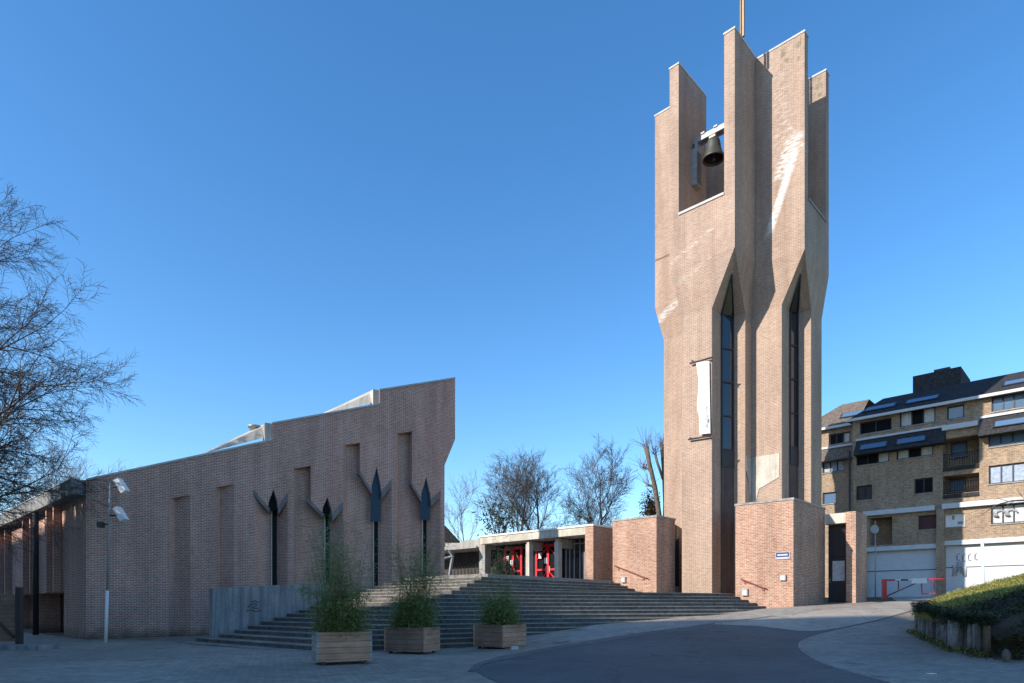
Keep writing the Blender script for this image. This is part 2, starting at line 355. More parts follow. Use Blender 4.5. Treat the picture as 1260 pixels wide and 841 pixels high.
# ------------------------------------------------------------------ stairs layout
RISE=.1483; ZT=1.3
def zk(k): return ZT-RISE*k
def beL(k): return -19.6+.53*(16-k)
T_=ab(-8.2,-11.1); Q1B=Vector((-5.6,18.6,0)); Q2B=Vector((-.8,21.0,0))
PAR_AL=-13.85
def step_line(k):
    t=k/18
    if k<=16: W=ab(PAR_AL-.1,beL(k))
    else: W=ab(-14.3-.5*(k-16),beL(k))
    q1=T_.lerp(Q1B,t); q2=T_.lerp(Q2B,t)
    pts=[W,q1]+([q2] if k>0 else [])
    if k<5: pts.append(ab(-8.94+.44*k,-1.12))
    else: pts.append(ab(-2.9+.41*(k-5),-1.83-.28*(k-5)))
    return pts
# ------------------------------------------------------------------ terrain height (thin plate spline through measured spots)
ctrl=[(0,0,-1.5),(-10,5,-1.48),(10,5,-1.45),(0,12,-1.43),(-8,14,-1.42),(6,12,-1.36),(-30,25,-1.45),(-17.4,26.2,-1.41),(-25,36,-1.45),(-20,15,-1.45),
 (-10,24,-1.40),(-5.6,18.6,-1.37),(-.8,20.8,-1.35),(-3,17,-1.38),(3,17,-1.25),(12.6,28.9,-.06),(15.2,30.8,.06),(17,31.5,.16),(11,14.4,-1.14),(10.3,12,-1.28),(12,19,-.98),(9,20,-1.02),
 (23,39.5,.42),(27,40,.5),(25.5,42,.55),(32,40,.6),(22,33,.15),(18,14,-1.1),(20,22,-.6),(30,25,-.3),(45,30,.5),(45,50,.7),(10,40,0),(0,45,0),(-10,45,-.8),(5,60,.2),(30,60,.7),(-25,60,-1),(25,5,-1.3)]
def line_x(k,px):
    """where the sight line of column px meets the riser line of step k (its right flank)"""
    u=(px-CX)/F; P=step_line(k)
    for i in range(len(P)-2,-1,-1):
        a,b=P[i],P[i+1]; fa=a.x-u*a.y; fb=b.x-u*b.y
        if fa*fb<=0 and abs(fa-fb)>1e-9: return a.lerp(b,fa/(fa-fb))
    return None
for px,py in ((660,781),(700,775),(735,768.5),(790,764),(835,760.5),(880,757),(905,753)):
    best=None
    for k in range(5,19):
        p=line_x(k,px)
        if p is None: continue
        z=(HY-py)*p.y/F
        e=max(0,zk(k)-RISE-z,z-zk(k))
        if best is None or e<best[0]: best=(e,p.x,p.y,z)
    ctrl.append((best[1],best[2],best[3]))
for px,py,al in ((930,750.2,-1.7),(945,748.8,-1.1)):
    p=ab(al,-.05); ctrl.append((p.x,p.y,(HY-py)*p.y/F))
C_=np.array(ctrl); n_=len(C_)
def _U(r2): return np.where(r2>1e-9,r2*np.log(np.maximum(r2,1e-9))*.5,0)
_d=((C_[:,None,:2]-C_[None,:,:2])**2).sum(-1)
_A=np.zeros((n_+3,n_+3)); _A[:n_,:n_]=_U(_d)+np.eye(n_)*.02; _A[:n_,n_]=1; _A[:n_,n_+1:]=C_[:,:2]; _A[n_,:n_]=1; _A[n_+1:,:n_]=C_[:,:2].T
_w=np.linalg.solve(_A,np.concatenate([C_[:,2],[0,0,0]]))
def terr_np(X,Y):
    X=np.clip(X,-32,46); Y=np.clip(Y,0,60)
    r2=(X[...,None]-C_[:,0])**2+(Y[...,None]-C_[:,1])**2
    return (_U(r2)*_w[:n_]).sum(-1)+_w[n_]+_w[n_+1]*X+_w[n_+2]*Y
def terr(x,y): return float(terr_np(np.array([float(x)]),np.array([float(y)]))[0])
def ground_hit(px,py):
    """point of the terrain seen at a photo pixel"""
    u=(px-CX)/F; v=(HY-py)/F; lo=3.0
    Y=lo
    while Y<70:
        if v*Y<=terr(u*Y,Y) : break
        Y+=.1
    return Vector((u*Y,Y,terr(u*Y,Y)))

def grid_mesh(name,xs,ys,mat,zoff=0,parent=None):
    X,Y=np.meshgrid(xs,ys); Z=terr_np(X,Y)+zoff
    nx,ny=len(xs),len(ys)
    V=np.stack([X.ravel(),Y.ravel(),Z.ravel()],1)
    fs=[(j*nx+i,j*nx+i+1,(j+1)*nx+i+1,(j+1)*nx+i) for j in range(ny-1) for i in range(nx-1)]
    me=bpy.data.meshes.new(name); me.from_pydata(V.tolist(),[],fs); me.materials.append(mat); me.materials.append(M['turf'])
    for p in me.polygons:
        if p.center.x>17.5 or p.center.y>32 and p.center.x>-3 or p.center.y>46 or p.center.y>58 or p.center.x<-40: p.material_index=1  # hidden ground set dark to cut bounced light on the tower
    for p in me.polygons: p.use_smooth=True
    o=bpy.data.objects.new(name,me); COL.objects.link(o); return o
xs=np.concatenate([[-900,-400,-200,-100,-60,-45],np.arange(-36,48,.6),[52,60,100,200,400,900]])
ys=np.concatenate([[-900,-400,-200,-100,-50,-25,-12,-6],np.arange(-2,60,.6),[62,70,100,200,400,900]])
struct(grid_mesh('ground',xs,ys,M['pave']))
def loft_sheet(name,U,Lw,mat,off,rows=26,n=70):
    def res(P,n):
        P=[Vector((p[0],p[1],0)) for p in P]; d=[0]
        for i in range(1,len(P)): d.append(d[-1]+(P[i]-P[i-1]).length)
        out=[]
        for k in range(n):
            t=d[-1]*k/(n-1); i=1
            while i<len(P)-1 and d[i]<t: i+=1
            s=(t-d[i-1])/max(1e-6,d[i]-d[i-1]); out.append(P[i-1].lerp(P[i],min(1,max(0,s))))
        # light smoothing
        for _ in range(2):
            out=[out[0]]+[(out[i-1]+out[i]*2+out[i+1])/4 for i in range(1,n-1)]+[out[-1]]
        return out
    a=res(U,n); b=res(Lw,n)
    P=np.array([[tuple(a[i].lerp(b[i],j/(rows-1)))[:2] for i in range(n)] for j in range(rows)])
    Z=terr_np(P[...,0],P[...,1])+off
    V=np.concatenate([P.reshape(-1,2),Z.reshape(-1,1)],1)
    fs=[]
    for j in range(rows-1):
        for i in range(n-1):
            fs.append((j*n+i,(j+1)*n+i,(j+1)*n+i+1,j*n+i+1))
    me=bpy.data.meshes.new(name); me.from_pydata(V.tolist(),[],fs); me.materials.append(mat)
    for p in me.polygons: p.use_smooth=True
    o=bpy.data.objects.new(name,me); COL.objects.link(o); return struct(o)
g=ground_hit
up=[g(587,826),g(596,818),g(620,812),g(660,804),g(700,797),g(760,787),g(820,778),g(890,769),g(960,759),g(1000,754),g(1060,747.5),g(1105,741),(24,41)]
lo=[g(587,828),g(600,834),(-.2,11.5),(1.5,9.5),(4,8),(6.2,8.5),g(1090,838),g(1035,826),g(1000,813),g(980,797),g(985,786),g(1030,775),g(1085,764),g(1138,749),g(1141,740),(27,41)]
loft_sheet('road',up,lo,M['asph'],.009)
loft_sheet('road_ramp',[g(880,768),g(920,763.5),g(962,759),g(1000,753.6),g(1060,747),g(1105,740.5),(24,41)],[g(880,769.5),g(920,770),g(962,774),g(990,780),g(1030,774.5),g(1085,763),g(1137,749),g(1141,740),(27,41)],M['asph_sun'],.016,rows=16,n=50)  # paler sheet paints the sunlit stretch of the road
kerbU=[g(575,828),g(584,818),g(616,808),g(660,800),g(700,793),g(760,783.5),g(820,775),g(890,766.5),g(950,758)]
kerbL=[g(586,826.5),g(595,818.5),g(620,812.3),g(660,804.3),g(700,797.3),g(760,787.3),g(820,778.3),g(890,769.3),g(960,759.3)]
loft_sheet('gutter_strip',kerbU,kerbL,paving('granite_setts',(.2,.18,.165),(.15,.14,.13),(.07,.065,.06),.14,.14,R(20)),.014,rows=4,n=90)
loft_sheet('pavement',[g(700,774),g(770,768.5),g(850,762),g(905,755),g(945,750),g(1000,748)],[g(700,796),g(770,785),g(850,773),g(905,766),g(945,760.5),g(1000,753)],M['pave2'],.005,rows=12,n=50)
loft_sheet('side_paving',[(10.2,12),g(1215,812),g(1180,803),g(1150,795),g(1135,786),g(1130,775),g(1134,757)],[(6.6,9.5),g(1100,838),g(1038,825),g(1003,812),g(984,797),g(988,787),g(1035,775.5)],M['pave3'],.005,rows=14,n=50)

# ------------------------------------------------------------------ staircase, terraces, parapet
st=thing('stone_staircase',(-.8,21,-1.35),'broad dark bluestone steps rising to the terrace in front of the entrance','staircase')
back=[ab(-4,6),ab(-12,6),ab(-20,2),ab(-22,-6)]
for k in range(1,19):
    mb=MB(); P=step_line(k)
    if k<5: tail=[ab(-8.94+.44*k,1.0),ab(-12,4),ab(PAR_AL-.1,4)]
    else:
        a=-2.9+.41*(k-5); tail=[ab(a,.15),ab(a-1,1.5),ab(-12,3),ab(PAR_AL-.1,3)]
    if k>16: tail[-1]=ab(PAR_AL-.1,3); tail.append(ab(-14.3-.5*(k-16),beL(k)+3))
    poly=P+tail
    # riser slab with a slightly proud nosing, painted paler where light catches it
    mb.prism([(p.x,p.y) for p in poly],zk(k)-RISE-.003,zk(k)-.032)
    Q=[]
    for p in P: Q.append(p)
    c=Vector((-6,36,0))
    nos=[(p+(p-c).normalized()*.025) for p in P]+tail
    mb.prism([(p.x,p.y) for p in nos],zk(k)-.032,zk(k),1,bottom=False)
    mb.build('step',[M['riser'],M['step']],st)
# terrace tops
mb=MB(); P0=step_line(0)
mb.prism([(p.x,p.y) for p in P0+[ab(-8.94,2),ab(-9,12),ab(-30,12),ab(-30,-4),ab(PAR_AL-.1,-6)]],-1.3,ZT)
struct(mb.build('terrace',M['terr']))
mb=MB(); P5=step_line(5)
mb.prism([(p.x,p.y) for p in P5[2:]+[ab(-2.9,3),ab(-8,4),ab(-8.94+.44*5,-1.0)]],-.8,zk(5)+.003)
struct(mb.build('tower_terrace',M['terr']))
# parapet: runs along B beside the steps
p0=ab(PAR_AL,beL(16)-.25); s0,s1=-.0,5.2
mb=MB(); w=.28
zt0=.62; zt1=.98; L=4.9
a=ab(PAR_AL,beL(16)-.3); b_=a+BV*L
al_dir=-AV
mb.prism([a,b_,b_+AV*w,a+AV*w],-1.5,0,dz=[zt0,zt1,zt1,zt0])
tag(mb.build('concrete_parapet',M['conc_dk']),'streaked grey concrete parapet wall beside the left end of the steps','wall')
par=bpy.data.objects['concrete_parapet']; par['_o']=(0,0,0)
mb=MB()
def pw(f,z): p=a+BV*f*L-AV*-.0; return Vector((p.x,p.y,z))-AV*.0+(-AV)*.006
for st_ in ([(.27,.0),(.29,.12),(.33,.2),(.35,.12),(.30,.02),(.36,.0)],[(.26,-.1),(.3,-.06),(.34,-.12),(.38,-.08)],[(.3,.24),(.33,.3),(.36,.22)]): mb.tube([pw(f,z-.12) for f,z in st_],.018,4)
mb.build('graffiti',M['darkbrown'],par)

# ------------------------------------------------------------------ church
CY=26.6; TH=R(30); D=Vector((math.cos(TH),math.sin(TH),0)); NA=Vector((-math.sin(TH),math.cos(TH),0))
C0=at(106,745,CY); C0.z=0
def tw(px,d=0.0):
    u=(px-CX)/F; o=C0+NA*d
    return (u*o.y-o.x)/(D.x-u*D.y)
def W(t,z,d=0.0):
    p=C0+D*t+NA*d; return Vector((p.x,p.y,z))
def zw(px,py,d=0.0):
    t=tw(px,d); return zat(py,(C0+D*t+NA*d).y)
ch=thing('brick_church',(C0.x,C0.y,-1.4),'low brown brick church with stepped sloping roofline and pleated wall niches','church')
zb=-1.6
tE=tw(560); tE2=tw(547)
prof=[(0,zw(107,590)),(tw(335),zw(335,541)),(tw(335)+.001,zw(335,520.5)),(tw(467),zw(467,497)),(tw(467)+.001,zw(467,479.5)),(tE,zw(560,465))]
low=[(tE,zw(560,541)),(tE2,zw(547,573))]
niches=[]   # (tl,ti,tr, ztl,zti,ztr)
for x0,x1,x2,y0,y1,y2 in ((208,216,234,614,615,609),(265,271.5,288,600,601,596),(361,365,382.5,577,578,573.5),(423,427,443,548,549,545),(488,491,507,533.5,535,531)):
    d=.36; t0=tw(x0); t2=tw(x2); t1=tw(x1,d)
    niches.append((t0,t1,t2,zw(x0,y0),zat(y1,W(t1,0,d).y),zw(x2,y2),d))
slits=[]
for xl,xa,xr,yl,yv1,ya,yv2,yr in ((312,336.5,354,603.5,625,602.5,625,607),(377,403,422,612,632,612,634,618),(441,463.5,482,578,604,574.5,606,591),(505,524.5,542,592,614,587.5,616,604)):
    slits.append((xl,xa,xr,yl,yv1,ya,yv2,yr))
# front wall outline with fingers for niches and slits
feat=[('n',niches[0],None),('n',niches[1],None),('s',None,slits[0]),('c',niches[2],slits[1]),('c',niches[3],slits[2]),('c',niches[4],slits[3])]
mbw=MB(); out=[(0,zb)]; slit_geo=[]
for kind,nq,q in feat:
    if nq:
        t0,t1,t2,z0,z1,z2,d=nq
    if kind=='n':
        out+=[(t0,zb),(t0,z0),(t2,z2),(t2,zb)]
        A0,A1=W(t0,zb),W(t0,z0); I0,I1=W(t1,zb,d),W(t1,z1,d); B0,B1=W(t2,zb),W(t2,z2)
        mbw.face([A0,I0,I1,A1]); mbw.face([I0,B0,B1,I1]); mbw.face([A1,I1,B1]); continue
    xl,xa,xr,yl,yv1,ya,yv2,yr=q
    tl,ta,tr=tw(xl),tw(xa),tw(xr)
    v1=tw(xa-6.5); v2=tw(xa+5.5)
    pts=[(tl,zw(xl,yl)),(v1,zw(xa-6.5,yv1)),(ta-(ta-v1)*.9,zw(xa-5,yv1-7)),(ta,zw(xa,ya)),(ta+(v2-ta)*.85,zw(xa+5,yv2-8)),(v2,zw(xa+5.5,yv2)),(tr,zw(xr,yr))]
    ds=.62; g1=ta+.02; g2=ta+.26
    zj1=pts[1][1]-.02; zj2=pts[5][1]-.02
    if kind=='c':
        f=(t2-tl)/(v1-tl); zc=pts[0][1]+(pts[1][1]-pts[0][1])*f
        out+=[(t0,zb),(t0,z0),(t2,z2),(t2,zc)]+pts[1:]+[(tr,zb)]
        A0,A1=W(t0,zb),W(t0,z0); I0,I1=W(t1,zb,d),W(t1,z1,d)
        mbw.face([A0,I0,I1,A1]); mbw.face([I0,W(g1,zb,ds),W(g1,z2+.6,ds),I1])
        mbw.face([A1,I1,W(t2,z2,d+.02),W(t2,z2)]); mbw.face([W(t2,z2),W(t2,z2,.55),W(t2,zc,.55),W(t2,zc)])
    else:
        out+=[(tl,zb)]+pts+[(tr,zb)]
        mbw.face([W(tl,zb),W(g1,zb,ds),W(g1,zj1,ds),W(tl,pts[0][1])])
    mbw.face([W(g2,zb,ds),W(tr,zb),W(tr,pts[6][1]),W(g2,zj2,ds)])
    slit_geo.append((tl,ta,tr,g1,g2,ds,zj1,zj2,pts))
out+=[(tE2,zb)]+[(t,z) for t,z in reversed(low)]+[(t,z) for t,z in reversed(prof)]
mbw.face([W(t,z) for t,z in out])
# right end and top closing faces of the wall (0.5 thick), body behind
th=.55
ring=[(tE2,zb),(tE2,low[1][1]),(tE,low[0][1])]+[(t,z) for t,z in reversed(prof)]
for i in range(len(ring)-1):
    a,b=ring[i],ring[i+1]
    dd=th if i>2 else .8
    mbw.face([W(a[0],a[1]),W(a[0],a[1],dd),W(b[0],b[1],dd),W(b[0],b[1])])
dpt=lambda t:2.8-2.0*t/tE
mbw.face([W(tE2,low[1][1],dpt(tE2)),W(tE2,zb,dpt(tE2)),W(0,zb,2.8),W(0,prof[0][1],2.8)]+[W(t,z,dpt(t)) for t,z in prof[1:]]+[W(tE,low[0][1],dpt(tE))])
mbw.face([W(0,zb),W(0,prof[0][1]),W(0,prof[0][1],2.8),W(0,zb,2.8)])
mbw.prism([W(.4,0,2.81),W(tE2-1,0,2.81),W(tE2-3,0,13),W(.4,0,13)],zb,3.6)
mbw.build('wall',M['church'],ch)
# slits: dark glass, concrete petals
for gi,(tl,ta,tr,g1,g2,d,zj1,zj2,pts) in enumerate(slit_geo):
    win=MB()
    zsill=zw(470,642) if gi==2 else (zw(530,640) if gi==3 else zb)
    # narrow slit full height
    win.face([W(g1,zb,d-.02),W(g2,zb,d-.02),W(g2,zj2+.3,d-.02),W(g1,zj1+.3,d-.02)])
    wob=win.build('window',M['glass3'],ch)
    gl=MB()
    dd=.16 if gi>1 else .3
    tl2=pts[2][0]; tr2=pts[4][0]
    if gi>1:
        gl.face([W(tl2-.02,zsill,dd),W(tr2+.06,zsill,dd),W(tr2+.06,pts[5][1],dd),W(tr2,pts[4][1],dd),W(ta,pts[3][1]-.06,dd),W(tl2,pts[2][1],dd),W(tl2-.02,pts[1][1],dd)])
        gl.build('pane',M['paneblue'],wob)
    else:
        gl.face([W(tl2,pts[1][1]-.1,dd),W(tr2,pts[5][1]-.1,dd),W(tr2,pts[4][1],dd),W(ta,pts[3][1]-.06,dd),W(tl2,pts[2][1],dd)])
        gl.build('pane',M['glass3'],wob)
    # head reveals
    hd=MB()
    for i in range(1,5): hd.face([W(*pts[i]),W(*pts[i+1]),W(pts[i+1][0],pts[i+1][1],.5),W(pts[i][0],pts[i][1],.5)])
    hd.build('window_head',M['conc_dk'],wob)
    # sloping concrete caps
    for (p,q,jt) in ((pts[0],pts[1],g1),(pts[6],pts[5],g2)):
        cp=MB()
        a0=W(p[0],p[1]+.02,-.03); b0=W(q[0],q[1]+.02,-.05); a1=W(p[0],p[1]+.02,.05); b1=W(jt,q[1]+.02,.62)
        dn=Vector((0,0,-.22 if p is pts[0] else -.34))
        cp.face([a0,b0,b1,a1]); cp.face([a0+dn,b0+dn,b0,a0]); cp.face([b0+dn,b1+dn,b1,b0]); cp.face([a1+dn,b1+dn,b0+dn,a0+dn]); cp.face([a0,a1,a1+dn,a0+dn])
        cp.build('sloping_cap',M['cap'],ch)
    jm=MB(); jm.obox(W(g1-.05,zb,d-.10),D*.06,NA*.08,Vector((0,0,zj1-zb))); jm.build('window_jamb',M['conc_lt'],wob)
# roof: three pitched planes rising behind the parapet, zinc upstands at the steps, copings
for i in range(3):
    (t0,z0),(t1,z1)=prof[2*i],prof[2*i+1]
    rf=MB(); rise=3.2
    rf.face([W(t0,z0-.25,th),W(t1,z1-.25,th),W(t1,z1-.05,dpt(t1)-.01),W(t0,z0-.05,dpt(t0)-.01)])
    rf.build('roof',M['zinc'],ch)
    cp=MB()
    cp.face([W(t0,z0+.02,-.05),W(t1,z1+.02,-.05),W(t1,z1+.02,th),W(t0,z0+.02,th)])
    cp.face([W(t0,z0-.06,-.05),W(t1,z1-.06,-.05),W(t1,z1+.02,-.05),W(t0,z0+.02,-.05)])
    cp.build('coping',M['zinc'],ch)
for (ti,zl,zh,tl,ztail) in ((tw(335),prof[1][1],prof[2][1],tw(252),zw(252,557)),(tw(467),prof[3][1],prof[4][1],tw(395),zw(395,510.5))):
    # rooflight wedge: pitched zinc plane dying into the lower roof, with a brick end wall
    up=MB()
    d0=.25; dk=.95
    a=W(tl,ztail,d0); b=W(ti-.02,zh-.55,d0); c=W(ti-.02,zh+.08,d0+.35)
    a2=W(tl,ztail+.02,d0+.3)
    up.face([a,b,c,a2]); up.face([a2,c,W(ti-.02,zh+.3,d0+dk),W(tl,ztail+.2,d0+dk)])
    up.build('rooflight',M['conc_lt'],ch)
    ew=MB(); ew.obox(W(ti-.32,zl-.1,.06),D*.31,NA*.5,Vector((0,0,zh-zl+.08))); ew.build('roof_end_wall',M['conc_lt'],ch)
vent=MB(); vent.lathe(W(tw(318)-.0,zw(318,526)-.1,1.2),[(.22,0),(.22,.35),(.3,.36),(.3,.45),(.02,.5)],12); vent.build('roof_vent',M['zinc'],ch)

# left wing of the church: recedes along A with a deep eave
wg=thing('church_wing',(C0.x-1,C0.y+1,-1.4),'long low brick church wing with deep concrete eave, left of the pole','church wing')
def Wg(s,z,o=0.0):   # s along A from the corner, o outwards (-B)
    p=C0+AV*s-BV*o; return Vector((p.x,p.y,z))
def sg(px,o=0.0):
    u=(px-CX)/F; q=C0-BV*o
    return (u*q.y-q.x)/(AV.x-u*AV.y)
zeB=zat(612,Wg(sg(100,.0),0).y)+.0; zeT=zeB+.62
SL=30
# wall cut by a lower recess with doors
sD0,sD1=sg(79),sg(45); zD=zat(729,Wg(sD0,0).y)
def wall_holes(mb,Pf,s0,s1,z0,z1,holes,depth,mi=0,back=None,outn=None):
    S=sorted(set([s0,s1]+[h[0] for h in holes]+[h[1] for h in holes])); Z=sorted(set([z0,z1]+[h[2] for h in holes]+[h[3] for h in holes]))
    S=[s for s in S if s0<=s<=s1]; Z=[z for z in Z if z0<=z<=z1]
    flip=None
    for i in range(len(S)-1):
        for j in range(len(Z)-1):
            cs=(S[i]+S[i+1])/2; cz=(Z[j]+Z[j+1])/2
            if any(h[0]<cs<h[1] and h[2]<cz<h[3] for h in holes): continue
            mb.face([Pf(S[i],Z[j]),Pf(S[i+1],Z[j]),Pf(S[i+1],Z[j+1]),Pf(S[i],Z[j+1])],mi)
    for h in holes:
        a,b,c,d=h[:4]; dp=h[4] if len(h)>4 else depth
        q=[(a,c),(b,c),(b,d),(a,d)]
        for i in range(4):
            p,r=q[i],q[(i+1)%4]
            mb.face([Pf(*p),Pf(p[0],p[1],-dp),Pf(r[0],r[1],-dp),Pf(*r)],mi)
        if len(h)>5 and h[5]:
            mb.face([Pf(a,c,-dp),Pf(b,c,-dp),Pf(b,d,-dp),Pf(a,d,-dp)],mi)
mb=MB()
wall_holes(mb,Wg,-.0,SL,zb,zeB+.3,[(sD0,sD1,zb+.2,zD,1.1,True),(sg(40),sg(8),zb+.2,zD,1.1,True)],1.0)
mb.build('wall',M['church'],wg)
mb=MB()
o=.5
mb.prism([Wg(.12,0,o),Wg(SL,0,o),Wg(SL,0,-9),Wg(.12,0,-9)],zeB,zeT); mb.build('eave',M['conc_dk'],wg)
mb=MB(); mb.prism([Wg(.1,0,o+.03),Wg(SL,0,o+.03),Wg(SL,0,o-.3),Wg(.1,0,o-.3)],zeT,zeT+.06); mb.build('eave_edge',M['zinc'],wg)
for px in (66,57,37,28,6,-2):
    s=sg(px,.3); mb=MB(); mb.obox(Wg(s,zD,.0),AV*.2,-BV*.3,Vector((0,0,zeB-zD-.02))); mb.build('pilaster',M['church'],wg)
for px in (62,33,2):
    s=sg(px,.1); mb=MB(); mb.obox(Wg(s-.1,zD+.5,.01),AV*.45,-BV*.02,Vector((0,0,zeB-zD-.9))); mb.build('window',M['glass3'],wg)
mb=MB(); s=sg(76,-1.05); mb.obox(Wg(s,zb+.2,-1.06),AV*.9,-BV*.05,Vector((0,0,2.2))); mb.build('door',M['dark'],wg)
mb=MB(); s=sg(33,-1.05); mb.obox(Wg(s,zb+.2,-1.06),AV*1.4,-BV*.05,Vector((0,0,2.2))); mb.build('door',M['darkbrown'],wg)
p=Wg(sg(44,.36),0,.36); mb=MB(); mb.tube([(p.x,p.y,-1.45),(p.x,p.y,zeB+.02)],.13,10); mb.build('drainpipe',M['dark'],wg)

# ------------------------------------------------------------------ bell tower
tb=ab(-4,3,-.3)
tower=thing('bell_tower',tb,'tall pinkish brick bell tower with pleated shaft and open top','tower')
def ring3(low,up,z0,zt0,zt1,z2,mb,skip=None):
    n=len(low)
    lo0=[ab(a,b,z0) for a,b in low]; lo1=[ab(a,b,zt0) for a,b in low]; u1=[ab(a,b,zt1) for a,b in up]; u2=[ab(a,b,z2) for a,b in up]
    for i in range(n):
        j=(i+1)%n
        mb.face([lo0[i],lo0[j],lo1[j],lo1[i]])
        if (u1[i]-u1[j]).length<1e-4: mb.face([lo1[i],lo1[j],u1[i]])
        else:
            mb.face([lo1[i],lo1[j],u1[j]]); mb.face([lo1[i],u1[j],u1[i]])
            mb.face([u1[i],u1[j],u2[j],u2[i]])
    cap=[];
    for p in u2:
        if not cap or (p-cap[-1]).length>1e-4: cap.append(p)
    mb.face(cap)
zs=19.8; zsR=19.6; zt=27.5; ztR=27.45
mb=MB()
V1=(al_at(876,.35),.35); aLf=-3.1
N1=(V1[0],be_at(887,V1[0])); V2=(aLf,be_at(917,aLf)); N1b=(al_at(902,V2[1]),V2[1])
lowL=[(-5.7,6.0),(-5.7,.35),V1,N1,N1b,V2,(aLf,6.0)]
c1=(-2.73,0.0)
upL=[(-6.2,6.0),(-6.2,0.0),c1,c1,c1,c1,(-2.73,6.0)]
ring3(lowL,upL,-1.2,14.7,17.1,zs,mb)
V3=(al_at(962,2.77),2.77); aRf=-.71
N2=(V3[0],be_at(971,V3[0])); V4=(aRf,be_at(998,aRf)); N2b=(al_at(981,V4[1]),V4[1])
c2=(-.36,2.42)
lowR=[(-5.2,2.77),V3,N2,N2b,V4,(aRf,5.9),(-5.2,5.9)]
upR=[(-5.2,2.42),c2,c2,c2,c2,(-.36,5.9),(-5.2,5.9)]
ring3(lowR,upR,-1.2,14.9,17.05,zsR,mb)
# left wing of the shaft
ring3([(-7.93,7.5),(-7.93,2.4),(-6.9,2.4),(-5.0,2.15),(-5.0,7.5)],[(-8.3,7.5),(-8.3,2.06),(-6.9,2.06),(-5.0,2.06),(-5.0,7.5)],-1.2,14.8,16.6,zs-.5,mb)
mb.build('brick_shaft',M['tower'],tower)
def fin(a0,a1,b0,b1,z0,z1,name='brick_fin'):
    mb=MB(); mb.prism([ab(a0,b0),ab(a1,b0),ab(a1,b1),ab(a0,b1)],z0,z1); o=mb.build(name,M['tower'],tower)
    mb=MB(); e=.03; mb.prism([ab(a0-e,b0-e),ab(a1+e,b0-e),ab(a1+e,b1+e),ab(a0-e,b1+e)],z1+.002,z1+.09); mb.build('coping',M['cope'],o)
    return o
fin(-6.2,-5.69,0,2.98,zs-.01,zt)
fin(-3.26,-2.73,0,2.9,zs-.01,zt)
fin(-8.3,-6.23,2.06,2.5,zs-.6,27.3)
fin(-2.725,-.36,2.42,2.87,zsR-.01,ztR)
fin(-3.4,-.36,5.45,5.9,zsR-.01,27.4)
mb=MB(); mb.prism([ab(-7.3,4.5),ab(-2.8,4.5),ab(-2.8,4.9),ab(-7.3,4.9)],zs-.6,25.2); mb.build('belfry_back_wall',M['tower'],tower)
mb=MB(); mb.prism([ab(-5.69,-.05),ab(-3.26,-.05),ab(-3.26,.45),ab(-5.69,.45)],zs+.003,zs+.12); mb.build('belfry_sill',M['cope'],tower)
mb=MB(); mb.prism([ab(-.8,2.88),ab(-.31,2.88),ab(-.31,5.43),ab(-.8,5.43)],zsR+.003,zsR+.12); mb.build('belfry_sill',M['conc'],tower)
# slot windows with triangular heads
def slot(Nl,Nr,cc,zlo,zt0,zt1,fr):
    a=ab(*Nl); b=ab(*Nr); n=Vector((b.y-a.y,-(b.x-a.x),0)).normalized()
    if n.y>0: n=-n
    e=n*.03
    g=MB(); up=lambda p,z:Vector((p.x,p.y,z))+e
    g.face([up(a,zlo),up(b,zlo),up(b,zt0),up(a,zt0)])
    A=Vector((a.x,a.y,zt0)); B=Vector((b.x,b.y,zt0)); Cc=ab(cc[0],cc[1],zt1)
    nn=(B-A).cross(Cc-A).normalized()
    if nn.y>0: nn=-nn
    G=A.lerp(B,.5).lerp(Cc,.62)
    wl=(B-A)*.12
    g.face([A+nn*.03-wl*.3,B+nn*.03+wl*.3,G+nn*.03])
    w=g.build('window',M['glass'],tower)
    f=MB()
    for i in range(5):
        z=zlo+(zt0-zlo)*i/4.0
        f.obox(up(a,z-.035)+n*.002,b-a,n*.05,Vector((0,0,.07)))
    f.obox(up(a,zlo),(b-a)*.1,n*.05,Vector((0,0,zt0-zlo))); f.obox(up(b,zlo),(a-b)*.1,n*.05,Vector((0,0,zt0-zlo)))
    f.tube([A+nn*.05,G+nn*.05],.035,5); f.tube([B+nn*.05,G+nn*.05],.035,5)
    f.build('window_frame',M['dark'],w)
    s=MB(); s.obox(up(a,zlo-.9),b-a,n*.06,Vector((0,0,.85))); s.build('sill_shade_panel',M['dark'],w)  # dark panel paints recess shade right below the glass
    s=MB(); s.obox(up(a,.57),b-a,n*.03,Vector((0,0,zlo-.905-.57))); s.build('recess_shade_panel',M['slotshade'],w)  # dark sheet paints the shade in the brick recess down to the base
slot(N1,N1b,c1,zat(553,ab(*N1).y),14.7,17.1,None)
slot(N2,N2b,c2,zat(550,ab(*N2).y),14.9,17.05,None)
# concrete apron at the foot of the inner corner
mb=MB()
b0,b1=V2[1]+.03,2.76
z0,z1=zat(613,ab(aLf,2.4).y),zat(563,ab(aLf,2.4).y)
pl=lambda b,z:ab(aLf+.03,b,z)
bm_=b0+(b1-b0)*.35
mb.face([pl(bm_,z0+.9),pl(b0+.02,z1-.75),pl(b0+.02,z1),pl(b1,z1),pl(b1,z0-.9)][::1]); 
mb.face([pl(bm_,z0+.9),pl(b1,z0-.9),ab(aLf+.002,b1,z0-.9),ab(aLf+.002,bm_,z0+.9)])
mb.face([pl(b0+.02,z1),pl(b0+.02,z1-.75),ab(aLf+.002,b0+.02,z1-.75),ab(aLf+.002,b0+.02,z1)])
mb.face([pl(b0+.02,z1),pl(b1,z1),ab(aLf+.002,b1,z1),ab(aLf+.002,b0+.02,z1)])
mb.build('concrete_apron',M['conc'],tower)
mb=MB(); a0,a1=aLf+.05,V3[0]-.12; q=lambda a,z:ab(a,2.74,z)
